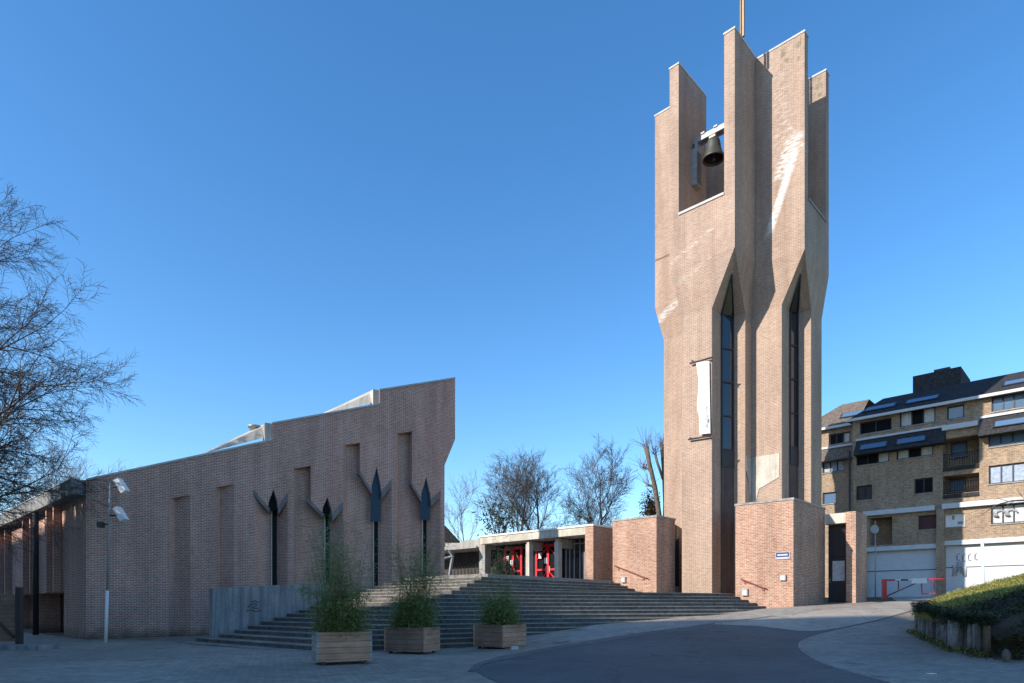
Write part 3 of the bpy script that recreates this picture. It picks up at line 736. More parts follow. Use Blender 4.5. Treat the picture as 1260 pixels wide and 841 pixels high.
mb.face([q(a0,z0-.9),q(a0+.35,z1-1.6),q(a1,z1-1.15),q(a1,z1+.05),q(a0,z1+.05)])
mb.face([q(a0,z1+.05),q(a1,z1+.05),ab(a1,2.768,z1+.05),ab(a0,2.768,z1+.05)]); mb.face([q(a1,z1+.05),q(a1,z1-1.15),ab(a1,2.768,z1-1.15),ab(a1,2.768,z1+.05)])
mb.build('concrete_apron',M['conc_lt'],tower)
# bell beam, bell, loudspeaker, cross, banner
zbm=zat(166,ab(-4.5,1.6).y)
mb=MB()
for b in (1.45,1.75):
    mb.obox(ab(-5.69,b,zbm),-AV*2.43,BV*.12,Vector((0,0,.26)))
mb.obox(ab(-5.55,1.40,zbm-.55),-AV*.16,BV*.5,Vector((0,0,.55)))
for a in (-5.2,-4.5,-3.8): mb.obox(ab(a,1.40,zbm+.26),-AV*.2,BV*.5,Vector((0,0,.08)))
mb.build('bell_beam',M['galv'],tower)
bc=ab(al_at(878,1.65),1.65,0); zc=zbm
bell=thing('church_bell',(bc.x,bc.y,zc-1.2),'bronze bell hanging from a steel beam in the open tower top','bell')
mb=MB(); mb.lathe((bc.x,bc.y,zc-1.22),[(.46,.10),(.51,0),(.56,.02),(.54,.1),(.45,.30),(.38,.55),(.34,.85),(.30,1.0),(.17,1.08),(.05,1.1)],28); mb.build('bell_body',M['bronze'],bell)
mb=MB(); mb.lathe((bc.x,bc.y,zc-1.2),[(.45,.1),(.38,.35),(.31,.7),(.23,.95),(.01,.98)],28); mb.build('bell_inside',M['dark'],bell)
mb=MB(); mb.tube([(bc.x,bc.y,zc-.3),(bc.x,bc.y,zc-1.1)],.03,6); mb.lathe((bc.x,bc.y,zc-1.28),[(.01,0),(.09,.06),(.09,.12),(.03,.2)],10); mb.build('clapper',M['bronze'],bell)
mb=MB(); mb.box((bc.x,bc.y,zc-.13),.34,.34,.16,R(-43)); mb.build('headstock',M['galv'],bell)
ls=ab(-5.66,be_at(855,-5.66),0)
zl0,zl1=zat(232,ls.y),zat(188,ls.y)
mb=MB(); mb.obox(ab(-5.685,be_at(851,-5.68),zl0),BV*.55,-AV*.28,Vector((0,0,zl1-zl0)))
o=mb.build('loudspeaker_column',M['grey'])
mb=MB()
for i in range(14): mb.obox(ab(-5.68+.28,be_at(851,-5.68)+.05,zl0+.1+i*(zl1-zl0-.2)/14),BV*.45,-AV*.012,Vector((0,0,.05)))
mb.build('grille',M['dark'],o)
tag(o,'narrow grey louvred box fixed to the inner tower wall beside the bell','loudspeaker')
cb=ab(al_at(910.5,.75),.75,0)
cross=thing('metal_cross',(cb.x,cb.y,zt),'slim brass and dark metal cross on top of the tower','cross')
mb=MB()
for k in (-.07,.07):
    mb.obox(Vector((cb.x,cb.y,zt+.09))-AV*k-AV*.04,-AV*.08,BV*.12,Vector((0,0,4.2)))
mb.build('upright',[M['brass']],cross)
mb=MB(); mb.obox(Vector((cb.x,cb.y,zt+.09))+AV*.03,-AV*.06,BV*.16,Vector((0,0,4.25))); mb.build('core',M['dark'],cross)
mb=MB(); mb.obox(Vector((cb.x,cb.y,zt+3.0))+AV*.8,-AV*1.6,BV*.12,Vector((0,0,.16))); mb.build('arm',M['brass'],cross)
bn_be=.35
def fz(px,py,be): return zat(py,ab(al_at(px,be),be).y)
ban=thing('wall_banner',ab(al_at(865,.3),.28,fz(865,540,.3)),'faded white torn banner hung between two dark bars on the tower','banner')
for (xa,ya,xb,yb) in ((849,447.5,876.5,440),(847,541,875.5,536.5)):
    mb=MB(); mb.tube([ab(al_at(xa,.2),.2,fz(xa,ya,.2)),ab(al_at(xb,.2),.2,fz(xb,yb,.2))],.045,8)
    for x_ in (xa+2,xb-2): mb.tube([ab(al_at(x_,.2),.2,fz(x_,(ya+yb)/2,.2)),ab(al_at(x_,.2),.36,fz(x_,(ya+yb)/2,.2))],.03,6)
    mb.build('bar',M['darkbrown'],ban)
mb=MB(); nr=24; Lf=[];Rt=[]
for i in range(nr+1):
    t=i/nr; xl=856.5+4.5*t+1.6*math.sin(t*7)*(t<.7); xr=872.7+1.3*t; y=447+t*88; yr=444.5+t*89
    dep=.22-.10*math.sin(t*math.pi)+.03*math.sin(t*17)
    Lf.append(ab(al_at(xl,dep),dep,fz(xl,y,dep))); Rt.append(ab(al_at(xr,.24),.24,fz(xr,yr,.24)))
for i in range(nr):
    for j in range(4):
        a=lambda k,s:Lf[k].lerp(Rt[k],s/4)-BV*(.05*math.sin(s/4*math.pi))
        mb.face([a(i,j),a(i,j+1),a(i+1,j+1),a(i+1,j)],0,True)
mb.build('cloth',plain('banner_cloth',(.78,.77,.74),.85,var=.08,scale=4),ban)

mb=MB(); random.seed(8)
for i in range(15):      # faded, unreadable print running down the cloth
    t=.52+.42*i/15; y=447+88*t; xc=(856.5+4.5*t+872.7+1.3*t)/2+1.5
    for k in range(random.choice((1,2,2))):
        x=xc+random.uniform(-1.6,1.6); al_=al_at(x,.155); z=fz(x,y,.155)
        mb.obox(ab(al_,.155,z),-AV*random.uniform(.03,.08),BV*.004,Vector((0,0,random.uniform(.06,.16))))
mb.build('faded_print',plain('faded_grey_print',(.55,.54,.52),.9),ban)
# ------------------------------------------------------------------ annexes at the tower foot
def annex(name,label,a0,a1,b0,b1,z0,z1,mat='annex'):
    t=thing(name,ab((a0+a1)/2,(b0+b1)/2,z0),label,'annex')
    mb=MB(); mb.prism([ab(a0,b0),ab(a1,b0),ab(a1,b1),ab(a0,b1)],z0,z1); mb.build('wall',M[mat],t)
    e=.03; mb=MB(); mb.prism([ab(a0-e,b0-e),ab(a1+e,b0-e),ab(a1+e,b1+e),ab(a0-e,b1+e)],z1+.002,z1+.1); mb.build('coping',M['conc'],t)
    return t
zA=zat(613,29)-.08
an1=annex('brick_annex','square brick block at the tower foot carrying the blue street sign',-2.7,0,0,4.2,-1.0,zA)
zA2=zat(634,ab(-6.3,-1.12).y)-.1
an2=annex('brick_annex','square brick block between the tower and the flat entrance building',-8.94,-6.3,-1.12,.72,-1.0,zA2)
mb=MB(); mb.prism([ab(-8.9,.72),ab(-6.42,.72),ab(-6.42,2.4),ab(-8.9,2.4)],-1.0,zA2-.12,dz=[zA2-.12,zA2-.12,zA2-.5,zA2-.5]); mb.build('rear_wall',M['annex'],an2)
mb=MB(); mb.obox(ab(-6.42,.76,1.0),-AV*.05,BV*.5,Vector((0,0,zA2-1.25))); mb.build('slot_window',M['glass'],an2)
# side entrance right of the front annex
zE=zat(629,30.8)
se=thing('side_entrance',ab(.9,4.4,0),'brick side entrance with dark glazed door and concrete lintel, right of the tower','entrance')
aP0,aP1=al_at(1041,3.9),al_at(1053,3.9)
mb=MB(); mb.prism([ab(aP0,3.9),ab(aP1,3.9),ab(aP1,5.7),ab(aP0,5.7)],-.6,zE); mb.build('pillar',M['annex'],se)
mb=MB(); mb.prism([ab(0.01,4.05),ab(aP0-.003,4.05),ab(aP0-.003,5.6),ab(.01,5.6)],zE-.5,zE-.005); mb.build('lintel',M['conc_lt'],se)
mb=MB(); mb.prism([ab(.02,4.25),ab(aP0-.01,4.25),ab(aP0-.01,5.5),ab(.02,5.5)],-.6,.12); mb.build('threshold',M['step'],se)
mb=MB(); mb.obox(ab(.06,4.5,.13),-AV*(aP0-.12),BV*.06,Vector((0,0,zE-.66))); dr=mb.build('door',M['dark'],se)
mb=MB(); mb.obox(ab(.26,4.47,1.2),-AV*.56,BV*.02,Vector((0,0,.98))); mb.build('pane',M['curtain'],dr)
mb=MB(); mb.obox(ab(.12,4.47,2.4),-AV*.85,BV*.02,Vector((0,0,zE-3.0))); mb.build('pane',M['glass'],dr)
mb=MB(); mb.tube([ab(.16,4.42,1.1),ab(.16,4.42,1.35)],.02,6); mb.build('handle',M['galv'],dr)

# handrails, lamps, sign on annex fronts
def handrail(label,be,x0,y0,x1,y1):
    a0,a1=al_at(x0,be-.1),al_at(x1,be-.1)
    P=ab(a0,be-.1,fz(x0,y0,be-.1)); Q=ab(a1,be-.1,fz(x1,y1,be-.1))
    t=thing('handrail',(P+Q)/2,label,'handrail','red handrails on the annex walls')
    mb=MB(); mb.tube([P,P.lerp(Q,.9),Q+Vector((0,0,.02))],.028,8); mb.build('rail',M['red_dk'],t)
    for f in (.12,.86):
        mb=MB(); m=P.lerp(Q,f); mb.tube([m,m+Vector((0,0,-.12)),m+BV*.1+Vector((0,0,-.14))],.018,6); mb.build('bracket',M['red_dk'],t)
handrail('red handrail sloping down the block that carries the street sign',0,912,713,943,725)
handrail('red handrail sloping down the block beside the flat entrance',-1.12,755.5,696,797,712.5)
def lamp(label,be,px,py,w,h):
    a=al_at(px,be); z=fz(px,py,be)
    t=thing('wall_lamp',ab(a,be,z-h/2),label,'lamp','small wall lamps beside the steps')
    mb=MB(); mb.obox(ab(a-w/2,be-.1,z-h/2),-AV*w,BV*.1,Vector((0,0,h))); mb.build('housing',M['galv'],t)
    mb=MB(); mb.obox(ab(a-w/2+.05,be-.115,z-h/2+.04),-AV*(w-.1),BV*.014,Vector((0,0,h*.6))); mb.build('lens',M['white'],t)
lamp('small square lamp low on the wall under the right handrail',0,917.3,729,.27,.33)
lamp('small pale lamp low on the wall under the left handrail',-1.12,768,713.5,.25,.3)
lamp('small pale round-cornered lamp below the blue street sign',0,964,711,.26,.26)
sg_=thing('street_sign',ab(al_at(963.5,0),-.02,fz(963,687,0)),'small blue enamel street sign with white lettering near the block corner','sign')
a0,a1=al_at(954,0),al_at(972.5,0); zs0,zs1=fz(963,688.5,0),fz(963,679.5,0)
mb=MB(); mb.obox(ab(a0,-.03,zs0),-AV*(a1-a0),BV*.03,Vector((0,0,zs1-zs0))); mb.build('plate',M['grey'],sg_)
mb=MB(); mb.obox(ab(a0+.05,-.036,zs0+.11),-AV*(a1-a0-.1),BV*.005,Vector((0,0,zs1-zs0-.14))); mb.build('blue_field',M['blue'],sg_)
mb=MB(); random.seed(3)
x=a0+.11
while x<a1-.12:                       # upper line: a row of white letter strokes, too small to read
    w_=random.choice((.018,.025,.03)); mb.obox(ab(x,-.041,zs0+.165),-AV*w_,BV*.004,Vector((0,0,.07))); x+=w_+.016
x=a0+.1
while x<a1-.12:
    w_=random.choice((.015,.02)); mb.obox(ab(x,-.037,zs0+.03),-AV*w_,BV*.004,Vector((0,0,.05))); x+=w_+.018
mb.build('lettering',M['white'],sg_)

# ------------------------------------------------------------------ entrance building with red doors
eb=thing('entrance_building',ab(-15,2,ZT),'low flat entrance hall with pale concrete fascia, columns and red doors','building')
be0=-.48; aK=-10.68; aF=-19.8; zF=zat(644.5,36)
aPl=al_at(720,be0)
mb=MB(); mb.prism([ab(aPl,be0),ab(aK,be0),ab(aK,7),ab(aPl,7)],ZT-.3,zF-.12); mb.build('brick_pier',M['annex'],eb)
mb=MB(); mb.prism([ab(aF,be0-.0),ab(aPl-.003,be0-.0),ab(aPl-.003,7),ab(aF,7)],zF-.56,zF-.12); mb.build('fascia',M['conc_lt'],eb)
mb=MB(); mb.prism([ab(aF-.04,be0-.06),ab(aK+.05,be0-.06),ab(aK+.05,7.1),ab(aF-.04,7.1)],zF-.118,zF-.02); mb.build('roof_edge',M['white_edge'],eb)
for px,wd in ((686.5,.29),(651,.29)):
    a=al_at(px,-.15); mb=MB(); mb.prism([ab(a-wd/2,-.3),ab(a+wd/2,-.3),ab(a+wd/2,.05),ab(a-wd/2,.05)],ZT-.05,zF-.8); mb.prism([ab(a-wd/2+.05,-.26),ab(a+wd/2-.05,-.26),ab(a+wd/2-.05,.02),ab(a-wd/2+.05,.02)],zF-.8,zF-.622); mb.build('column',M['conc_lt'],eb)
    # cross beam back to the glazing
    mb=MB(); mb.prism([ab(a-.15,.06),ab(a+.15,.06),ab(a+.15,3),ab(a-.15,3)],zF-1.15,zF-.625); mb.build('cross_beam',M['conc'],eb)
beG=1.0
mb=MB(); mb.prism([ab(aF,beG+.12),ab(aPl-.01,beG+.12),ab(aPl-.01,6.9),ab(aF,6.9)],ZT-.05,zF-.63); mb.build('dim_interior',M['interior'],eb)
mb=MB(); mb.obox(ab(aF,beG+.06,ZT),-AV*(aPl-aF-.02),BV*.03,Vector((0,0,zF-.63-ZT))); gl=mb.build('glazing',M['glass'],eb)
mb=MB()
for px in (601,612,655,672,696,700.5,706,713,718.5):
    a=al_at(px,beG); mb.obox(ab(a,beG,ZT),-AV*.05,BV*.055,Vector((0,0,zF-.65-ZT)))
mb.obox(ab(aF,beG-.005,ZT+2.35),-AV*(aPl-aF-.02),BV*.055,Vector((0,0,.06)))
mb.build('mullion',M['galv'],gl)
def reddoor(px0,px1,note):
    a0,a1=al_at(px0,beG-.05),al_at(px1,beG-.05); h=2.3; w=a1-a0
    mb=MB(); o=lambda a,z:ab(a,beG-.12,z)
    t=.15
    mb.obox(o(a0,ZT),-AV*t,BV*.06,Vector((0,0,h))); mb.obox(o(a1-t,ZT),-AV*t,BV*.06,Vector((0,0,h)))
    mb.obox(o(a0,ZT+h+.001),-AV*w,BV*.07,Vector((0,0,.17)))
    m=(a0+a1)/2; mb.obox(o(m-.09,ZT),-AV*.18,BV*.065,Vector((0,0,h)))
    for (l,r) in ((a0+t,m-.09),(m+.09,a1-t)):
        mb.obox(o(l,ZT+.85)+BV*.004,-AV*(r-l),BV*.05,Vector((0,0,.12)))
        inn,outx=(r,l) if l<m-.2 else (l,r)
        def bar(p,q):
            mb.tube([ab(p[0],beG-.09,p[1]),ab(q[0],beG-.09,q[1])],.055,4)
        bar((inn,ZT+.75),(outx,ZT+.05)); bar((inn,ZT+h-.05),(outx,ZT+h-.75))
    d=mb.build('door',M['red'],eb)
    mb=MB(); mb.obox(ab(a0+t,beG-.03,ZT+.02),-AV*(w-2*t),BV*.02,Vector((0,0,h-.04))); mb.build('pane',M['glass3'],d)
    for f,z in ((.14,1.62),(.36,1.28)):
        mb=MB(); mb.obox(ab(a0+w*f,beG-.135,ZT+z),-AV*.24,BV*.008,Vector((0,0,.36))); mb.build('notice',M['white'],d)
    mb=MB(); mb.obox(ab(m-.2,beG-.14,ZT+.75),-AV*.09,BV*.015,Vector((0,0,.36))); mb.obox(ab(m+.1,beG-.14,ZT+.75),-AV*.09,BV*.015,Vector((0,0,.36))); mb.build('push_plate',M['galv'],d)
reddoor(659.5,691,'')
reddoor(621,643,'')
# connecting link to the church
lk=thing('covered_link',ab(-22,1,ZT),'dark covered passage joining the church to the entrance hall','passage')
zl=zat(664,ab(-21,.2).y)
mb=MB(); mb.prism([ab(-28,.3),ab(aF-.05,.3),ab(aF-.05,6),ab(-28,6)],zl-.55,zl); mb.build('fascia',M['conc'],lk)
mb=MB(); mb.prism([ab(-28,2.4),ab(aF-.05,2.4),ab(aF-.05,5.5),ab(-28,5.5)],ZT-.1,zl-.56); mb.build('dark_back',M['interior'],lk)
mb=MB(); mb.prism([ab(aF-.62,.05),ab(aF-.06,.05),ab(aF-.06,.6),ab(aF-.62,.6)],ZT-.1,zF-.4); mb.build('end_column',M['conc'],lk)
mb=MB()
for i in range(16):
    a=-26+i*.37; mb.tube([ab(a,2.2,ZT),ab(a,2.2,zl-.57)],.02,5)
mb.build('railing',M['dark'],lk)
mb=MB(); q=lambda px,py:at(px,py,40.5)
mb.tube([q(553,709),q(557,684.5),q(552.5,677.5)],.10,4,smooth=False); mb.tube([q(557,685),q(546,688)],.09,4,smooth=False); mb.build('bent_strut',M['conc_dk'],lk)
mb=MB(); A=at(545,646,42); B=at(563,666,42); Cc=at(545,666,42)
mb.prism([(A.x,A.y),(B.x,B.y),(B.x+.1,B.y+.6),(A.x+.1,A.y+.6)],B.z-.06,0,dz=[A.z,B.z+.02,B.z+.02,A.z]); mb.build('lean_to_roof',M['slate'],lk)

# ------------------------------------------------------------------ apartment building on the right
Q0=Vector((26.9,39.3,0))
def mkP(o):
    def P(s,z,out=0.0):
        p=o-AV*s-BV*out; return Vector((p.x,p.y,z))
    def S(px,out=0.0):
        u=(px-CX)/F; q=o-BV*out
        return (u*q.y-q.x)/(-AV.x+u*AV.y)
    return P,S
FP,FS=mkP(Q0)
def FZ(px,py): return zat(py,FP(FS(px),0).y)
ap=thing('apartment_building',FP(0,.5),'brown brick apartment block with dark mansard roof and white garage doors','building')
sL,sR=FS(1049),FS(1330); zE_=FZ(1154.6,499.5)
wins=[] # (x0,x1,ytop,ybot measured at mid x, mode)
W_=[(1058,1097,517,532,'dark'),(1107,1151,503.5,522.5,'mix'),(1165,1186.5,499,515.5,'sky'),(1220,1262,485,504,'sky3'),
    (1053.5,1094,555,571,'mix'),(1103,1148,545,563,'mix'),(1216,1262,527,548,'sky3'),
    (1053.5,1073,597.5,615.5,'brown'),(1125,1148,588.5,607,'dark'),(1216.5,1262,571,594,'cur3'),
    (1130,1152,634,651.5,'red'),(1163,1187,632.5,648.5,'white'),(1219.5,1262,620.5,644,'decal')]
holes=[]; spec=[]
for x0,x1,y0,y1,md in W_:
    xm=(x0+x1)/2; h=(FS(x0),FS(x1),FZ(xm,y1),FZ(xm,y0)); holes.append(h+(.18,False)); spec.append((h,md))
bal=[]
for y0,y1 in ((538,573),(584,607)):
    h=(FS(1160),FS(1205),FZ(1182,y1),FZ(1182,y0)); holes.append(h+(1.3,True)); bal.append(h)
hr=(FS(1070),FS(1098),FZ(1084,671),FZ(1084,637)); holes.append(hr+(1.2,True))
g1=(FS(1066),FS(1152),FZ(1111,735)-.3,FZ(1111,677)); g2=(FS(1163),sR-.5,FZ(1111,735)-.3,FZ(1211,669))
holes+=[g1+(.25,False),g2+(.25,False)]
mb=MB(); wall_holes(mb,FP,sL,sR,-.5,zE_,holes,.18)
mb.face([FP(sL,-.5),FP(sL,zE_),FP(sL,zE_,-10),FP(sL,-.5,-10)])
mb.build('wall',M['flat'],ap)
def window(P,h,md,parent,dep=.17):
    s0,s1,z0,z1=h; f=MB(); t=.07
    fm='dark' if md!='white' else 'white'
    f.obox(P(s0,z0,-dep),P(s1,0)-P(s0,0),P(0,0,.06)-P(0,0),Vector((0,0,t))); f.obox(P(s0,z1-t,-dep),P(s1,0)-P(s0,0),P(0,0,.06)-P(0,0),Vector((0,0,t)))
    nb={'sky3':3,'cur3':3,'decal':3,'mix':3,'dark':2,'brown':2}.get(md,1)
    for i in range(nb+1):
        s=s0+(s1-s0-t)*i/nb; f.obox(P(s,z0+t,-dep+.002),P(s+t,0)-P(s,0),P(0,0,.06)-P(0,0),Vector((0,0,z1-z0-2*t)))
    w=f.build('window',M[fm],parent)
    for i in range(nb):
        a=s0+(s1-s0)*i/nb; b=s0+(s1-s0)*(i+1)/nb
        if md=='mix': m='curtain' if i in (0,2) and random.random()<.75 else 'glass3'
        else: m={'dark':'glass3','sky':'glass2','sky3':'glass2','cur3':'bluecurtain','decal':'curtain','brown':'darkbrown','red':'redwin','white':'white'}[md]
        p=MB(); p.face([P(a,z0,-dep+.01),P(b,z0,-dep+.01),P(b,z1,-dep+.01),P(a,z1,-dep+.01)]); p.build('pane',M[m],w)
        if False:
            p=MB()
            for k in range(7):
                c=a+(b-a)*(.06+.125*k)
                if 2<k<4: continue
                p.face([P(c,z0+.1,-dep+.02),P(c+(b-a)*.1,z0+.1,-dep+.02),P(c+(b-a)*.1,z1-.1,-dep+.02),P(c,z1-.1,-dep+.02)])
            p.build('curtain',M['curtain'],w)
        if md=='decal' and i<2:
            cs=(a+b)/2+.05; cz=(z0+z1)/2; p=MB()
            pts=[P(cs+.5*(1-.12*k)*math.cos(k*.55)*.8,cz+.42*(1-.12*k)*math.sin(k*.55)*.8,-dep+.03) for k in range(9)]
            p.tube(pts,[.05+.016*k for k in range(9)],5); p.build('spiral_decal',M['grey'],w)
        if md=='white':
            p=MB(); cs=(a+b)/2; cz=(z0+z1)/2
            p.box(P(cs-.1,cz+.05,-dep+.02),.12,.02,.3,R(-43)); p.box(P(cs+.25,cz-.25,-dep+.02),.25,.02,.18,R(-43)); p.build('decal',M['grey'],w)
    s=MB(); s.obox(P(s0-.05,z0-.06,-.1),P(s1+.1,0)-P(s0,0),P(0,0,.16)-P(0,0),Vector((0,0,.058))); s.build('sill',M['conc'],w)
    return w
for h,md in spec: window(FP,h,md,ap)
for i,h in enumerate(bal):
    m=MB(); m.obox(FP(h[0]+.02,h[2]-.25,-1.2),-AV*(h[1]-h[0]-.04),-BV*1.3,Vector((0,0,.22))); m.build('balcony_slab',M['slate'],ap)
    m=MB()
    for k in range(14): m.tube([FP(h[0]+.1+(h[1]-h[0]-.2)*k/13,h[2],-.05),FP(h[0]+.1+(h[1]-h[0]-.2)*k/13,h[2]+.75,-.05)],.02,4)
    m.tube([FP(h[0],h[2]+.78,-.05),FP(h[1],h[2]+.78,-.05)],.03,5); m.build('balcony_railing',M['dark'],ap)
    x0,x1=(1170,1190) if i==0 else (1168,1188)
    y0,y1=(546,563) if i==0 else (590.5,606)
    P2,S2=mkP(Q0+BV*1.1)
    sa,sb=S2(x0),S2(x1); Y=P2(sa,0).y
    window(P2,(sa,sb,zat(y1,Y),zat(y0,Y)),'sky',ap,.1)
for h in (g1,g2):
    m=MB(); m.face([FP(h[0],h[2],-.22),FP(h[1],h[2],-.22),FP(h[1],h[3],-.22),FP(h[0],h[3],-.22)]); gd=m.build('garage_door',M['off'],ap)
    m=MB(); zz=h[2]+(h[3]-h[2])*.6; m.obox(FP(h[0],zz,-.215),-AV*(h[1]-h[0]),-BV*.006,Vector((0,0,.05))); m.build('joint',M['dark'],gd)
    m=MB(); m.obox(FP(h[0]-.1,h[3],-.02),-AV*(h[1]-h[0]+.2),-BV*.1,Vector((0,0,.28))); m.build('lintel',M['off'],gd)
# grey scrawl on the right garage door
m=MB(); random.seed(5)
def stroke(pts,r=.045): m.tube([FP(FS(a),FZ(a,b),-.205) for a,b in pts],r,4)
for x,sy in ((1177,681),(1184,681.5),(1191,681),(1199,680)):
    stroke([(x+3,sy),(x,sy+2),(x,sy+8),(x+3,sy+9)],.035)
for k in range(10):
    x=1172+k*1.7+random.random(); y=690+random.random()*7; stroke([(x,y),(x+.4,y+4),(x-.2,y+9+random.random()*6)],.025+random.random()*.04)
m.build('graffiti',plain('grey_graffiti',(.42,.43,.46),.8),gd)
# ledges
for xa,ya,xb,yb in ((1063,633.5,1151,625.5),(1160,627,1300,609)):
    z=FZ((xa+xb)/2,(ya+yb)/2) if xb<1200 else FZ(1209,620)
    m=MB(); m.obox(FP(FS(xa),z-.14,0),-AV*(FS(xb)-FS(xa)),-BV*.3,Vector((0,0,.3))); m.build('ledge',M['off'],ap)
m=MB(); m.obox(FP(FS(1160),FZ(1182,528),0),-AV*(FS(1204)-FS(1160)),-BV*.3,Vector((0,0,.3))); m.build('ledge',M['off'],ap)
# corbelled pier between the garages
m=MB(); a,b=FS(1153),FS(1162.5); m.obox(FP(a,-.4,0),-AV*(b-a),-BV*.25,Vector((0,0,FZ(1157,626)+.38))); m.build('pier',M['flat'],ap)
# skirt roofs
def skirt(x0,y0t,x1,dz,out=.75):
    s0,s1=FS(x0),FS(x1); zt_=FZ(x0,y0t)
    m=MB(); a,b=FP(s0,zt_,.02),FP(s1,zt_,.02); c,d=FP(s1,zt_-dz,out),FP(s0,zt_-dz,out)
    m.face([d,c,b,a]); e,f=FP(s0,zt_-dz,.02),FP(s1,zt_-dz,.02); m.face([e,f,c,d]); m.face([a,e,d]); m.face([c,f,b])
    o=m.build('skirt_roof',M['slate'],ap)
    m=MB(); m.obox(FP(s0,zt_,.0),-AV*(s1-s0),-BV*.12,Vector((0,0,.13))); m.build('flashing',M['off'],o)
    return zt_
z1_=skirt(1054,543.5,1164,1.05); z2_=skirt(1206,516,1330,1.15)
def rooflight(P0,dirs,dn,n,parent):
    m=MB(); m.obox(P0,dirs,dn,n); o=m.build('skylight',M['dark'],parent)
    m=MB(); m.obox(P0+n+dirs*.06+dn*.1,dirs*.88,dn*.8,n*.2); m.build('pane',M['glass2'],o)
# main mansard
rd=2.6; rh=FZ(1260,454)*1.045-zE_
m=MB(); hip=1.2
m.face([FP(sL-.3,zE_,.35),FP(sR,zE_,.35),FP(sR,zE_+rh,-rd),FP(sL+hip,zE_+rh,-rd)]); m.face([FP(sL+hip,zE_+rh,-rd),FP(sR,zE_+rh,-rd),FP(sR,zE_+rh,-10),FP(sL+hip,zE_+rh,-10)])
m.face([FP(sL-.3,zE_,-10),FP(sL-.3,zE_,.35),FP(sL+hip,zE_+rh,-rd),FP(sL+hip,zE_+rh,-10)]); m.face([FP(sL-.3,zE_,.35),FP(sL-.3,zE_-.02,0),FP(sR,zE_-.02,0),FP(sR,zE_,.35)])
m.build('roof',M['slate'],ap)
m=MB(); m.obox(FP(sL-.3,zE_-.1,.30),-AV*(sR-sL+.3),-BV*.14,Vector((0,0,.17))); m.build('gutter',M['off'],ap)
sd=(FP(0,zE_+rh,-rd)-FP(0,zE_,.35)); sn=(-AV).cross(sd).normalized()
if sn.z<0: sn=-sn
for px in (1078,1130,1255):
    s=FS(px)-.9; rooflight(FP(s,zE_,.35)+sd*.3,-AV*1.9,sd*.22,sn*.08,ap)
for px,zz in ((1078,z1_),(1124,z1_),(1247,z2_)):
    s=FS(px)-.9; d_=FP(0,-1.05,.75)-FP(0,0,.02); nn=(-AV).cross(d_).normalized()
    if nn.y>0: nn=-nn
    rooflight(FP(s,zz,.02)+d_*.35,-AV*1.7,d_*.4,nn*.06,ap)
m=MB(); s0,s1=FS(1124,-3.2),FS(1183,-3.2); zc0=zE_+rh-.6
m.prism([FP(s0,0,-3.0),FP(s1,0,-3.0),FP(s1,0,-6.5),FP(s0,0,-6.5)],zc0,zat(452,FP(s1,0,-3.2).y)); chm=m.build('roof_tank_room',M['slate'],ap)
m=MB(); m.box(FP(FS(1160,-4),zat(452,FP(s1,0,-3.2).y)+.001,-4),.9,.6,.35,R(-43)); m.build('chimney_cap',M['dark'],chm)
# stepped-back neighbouring section, lit by the sun
GP,GS=mkP(Q0+BV*1.6)
ap2=thing('apartment_building',GP(GS(1030),.5),'sunlit narrow brick section of flats showing between tower and main block','building')
def GZ(px,py): return zat(py,GP(GS(px),0).y)
gl0,gl1=GS(975),GS(1056); zE2=GZ(1030,526)
W2=[(1020,1046,533,546,'mix'),(1012,1039,567,581,'cur3'),(1012,1029,606,620,'sky')]
hs=[];sp=[]
for x0,x1,y0,y1,md in W2:
    xm=(x0+x1)/2;h=(GS(x0),GS(x1),GZ(xm,y1),GZ(xm,y0)); hs.append(h+(.18,False)); sp.append((h,md))
m=MB(); wall_holes(m,GP,gl0,gl1,-.5,zE2,hs,.18); m.build('wall',M['flat'],ap2)
for h,md in sp: window(GP,h,md,ap2)
m=MB(); rr=GZ(1040,500)-zE2+.9
m.face([GP(gl0,zE2,.3),GP(gl1,zE2,.3),GP(gl1,zE2+rr,-2.6),GP(gl0+2.6,zE2+rr,-2.6)]); m.face([GP(gl0+2.6,zE2+rr,-2.6),GP(gl1,zE2+rr,-2.6),GP(gl1,zE2+rr,-9),GP(gl0+2.6,zE2+rr,-9)]); m.build('roof',M['slate_b'],ap2)
m=MB(); m.obox(GP(gl0,zE2-.1,.26),-AV*(gl1-gl0),-BV*.12,Vector((0,0,.16))); m.build('gutter',M['off'],ap2)
zz=GZ(1030,551); m=MB(); a,b=GP(gl0,zz,.02),GP(gl1,zz,.02); c,d=GP(gl1,zz-.95,.6),GP(gl0,zz-.95,.6)
m.face([d,c,b,a]); m.face([GP(gl0,zz-.95,.02),GP(gl1,zz-.95,.02),c,d]); o=m.build('skirt_roof',M['slate_b'],ap2)
m=MB(); m.obox(GP(gl0,zz,0),-AV*(gl1-gl0),-BV*.12,Vector((0,0,.13))); m.build('flashing',M['off'],o)
sd=(GP(0,zE2+rr,-2.6)-GP(0,zE2,.3)); sn=(-AV).cross(sd).normalized(); sn=sn if sn.z>0 else -sn
rooflight(GP(GS(1030),zE2,.3)+sd*.3,-AV*1.7,sd*.2,sn*.08,ap2)
p=FP(sL-.15,0,.1); m=MB(); m.tube([(p.x,p.y,.3),(p.x,p.y,zE_-2)],.06,8); m.build('drainpipe',M['dark'],ap)

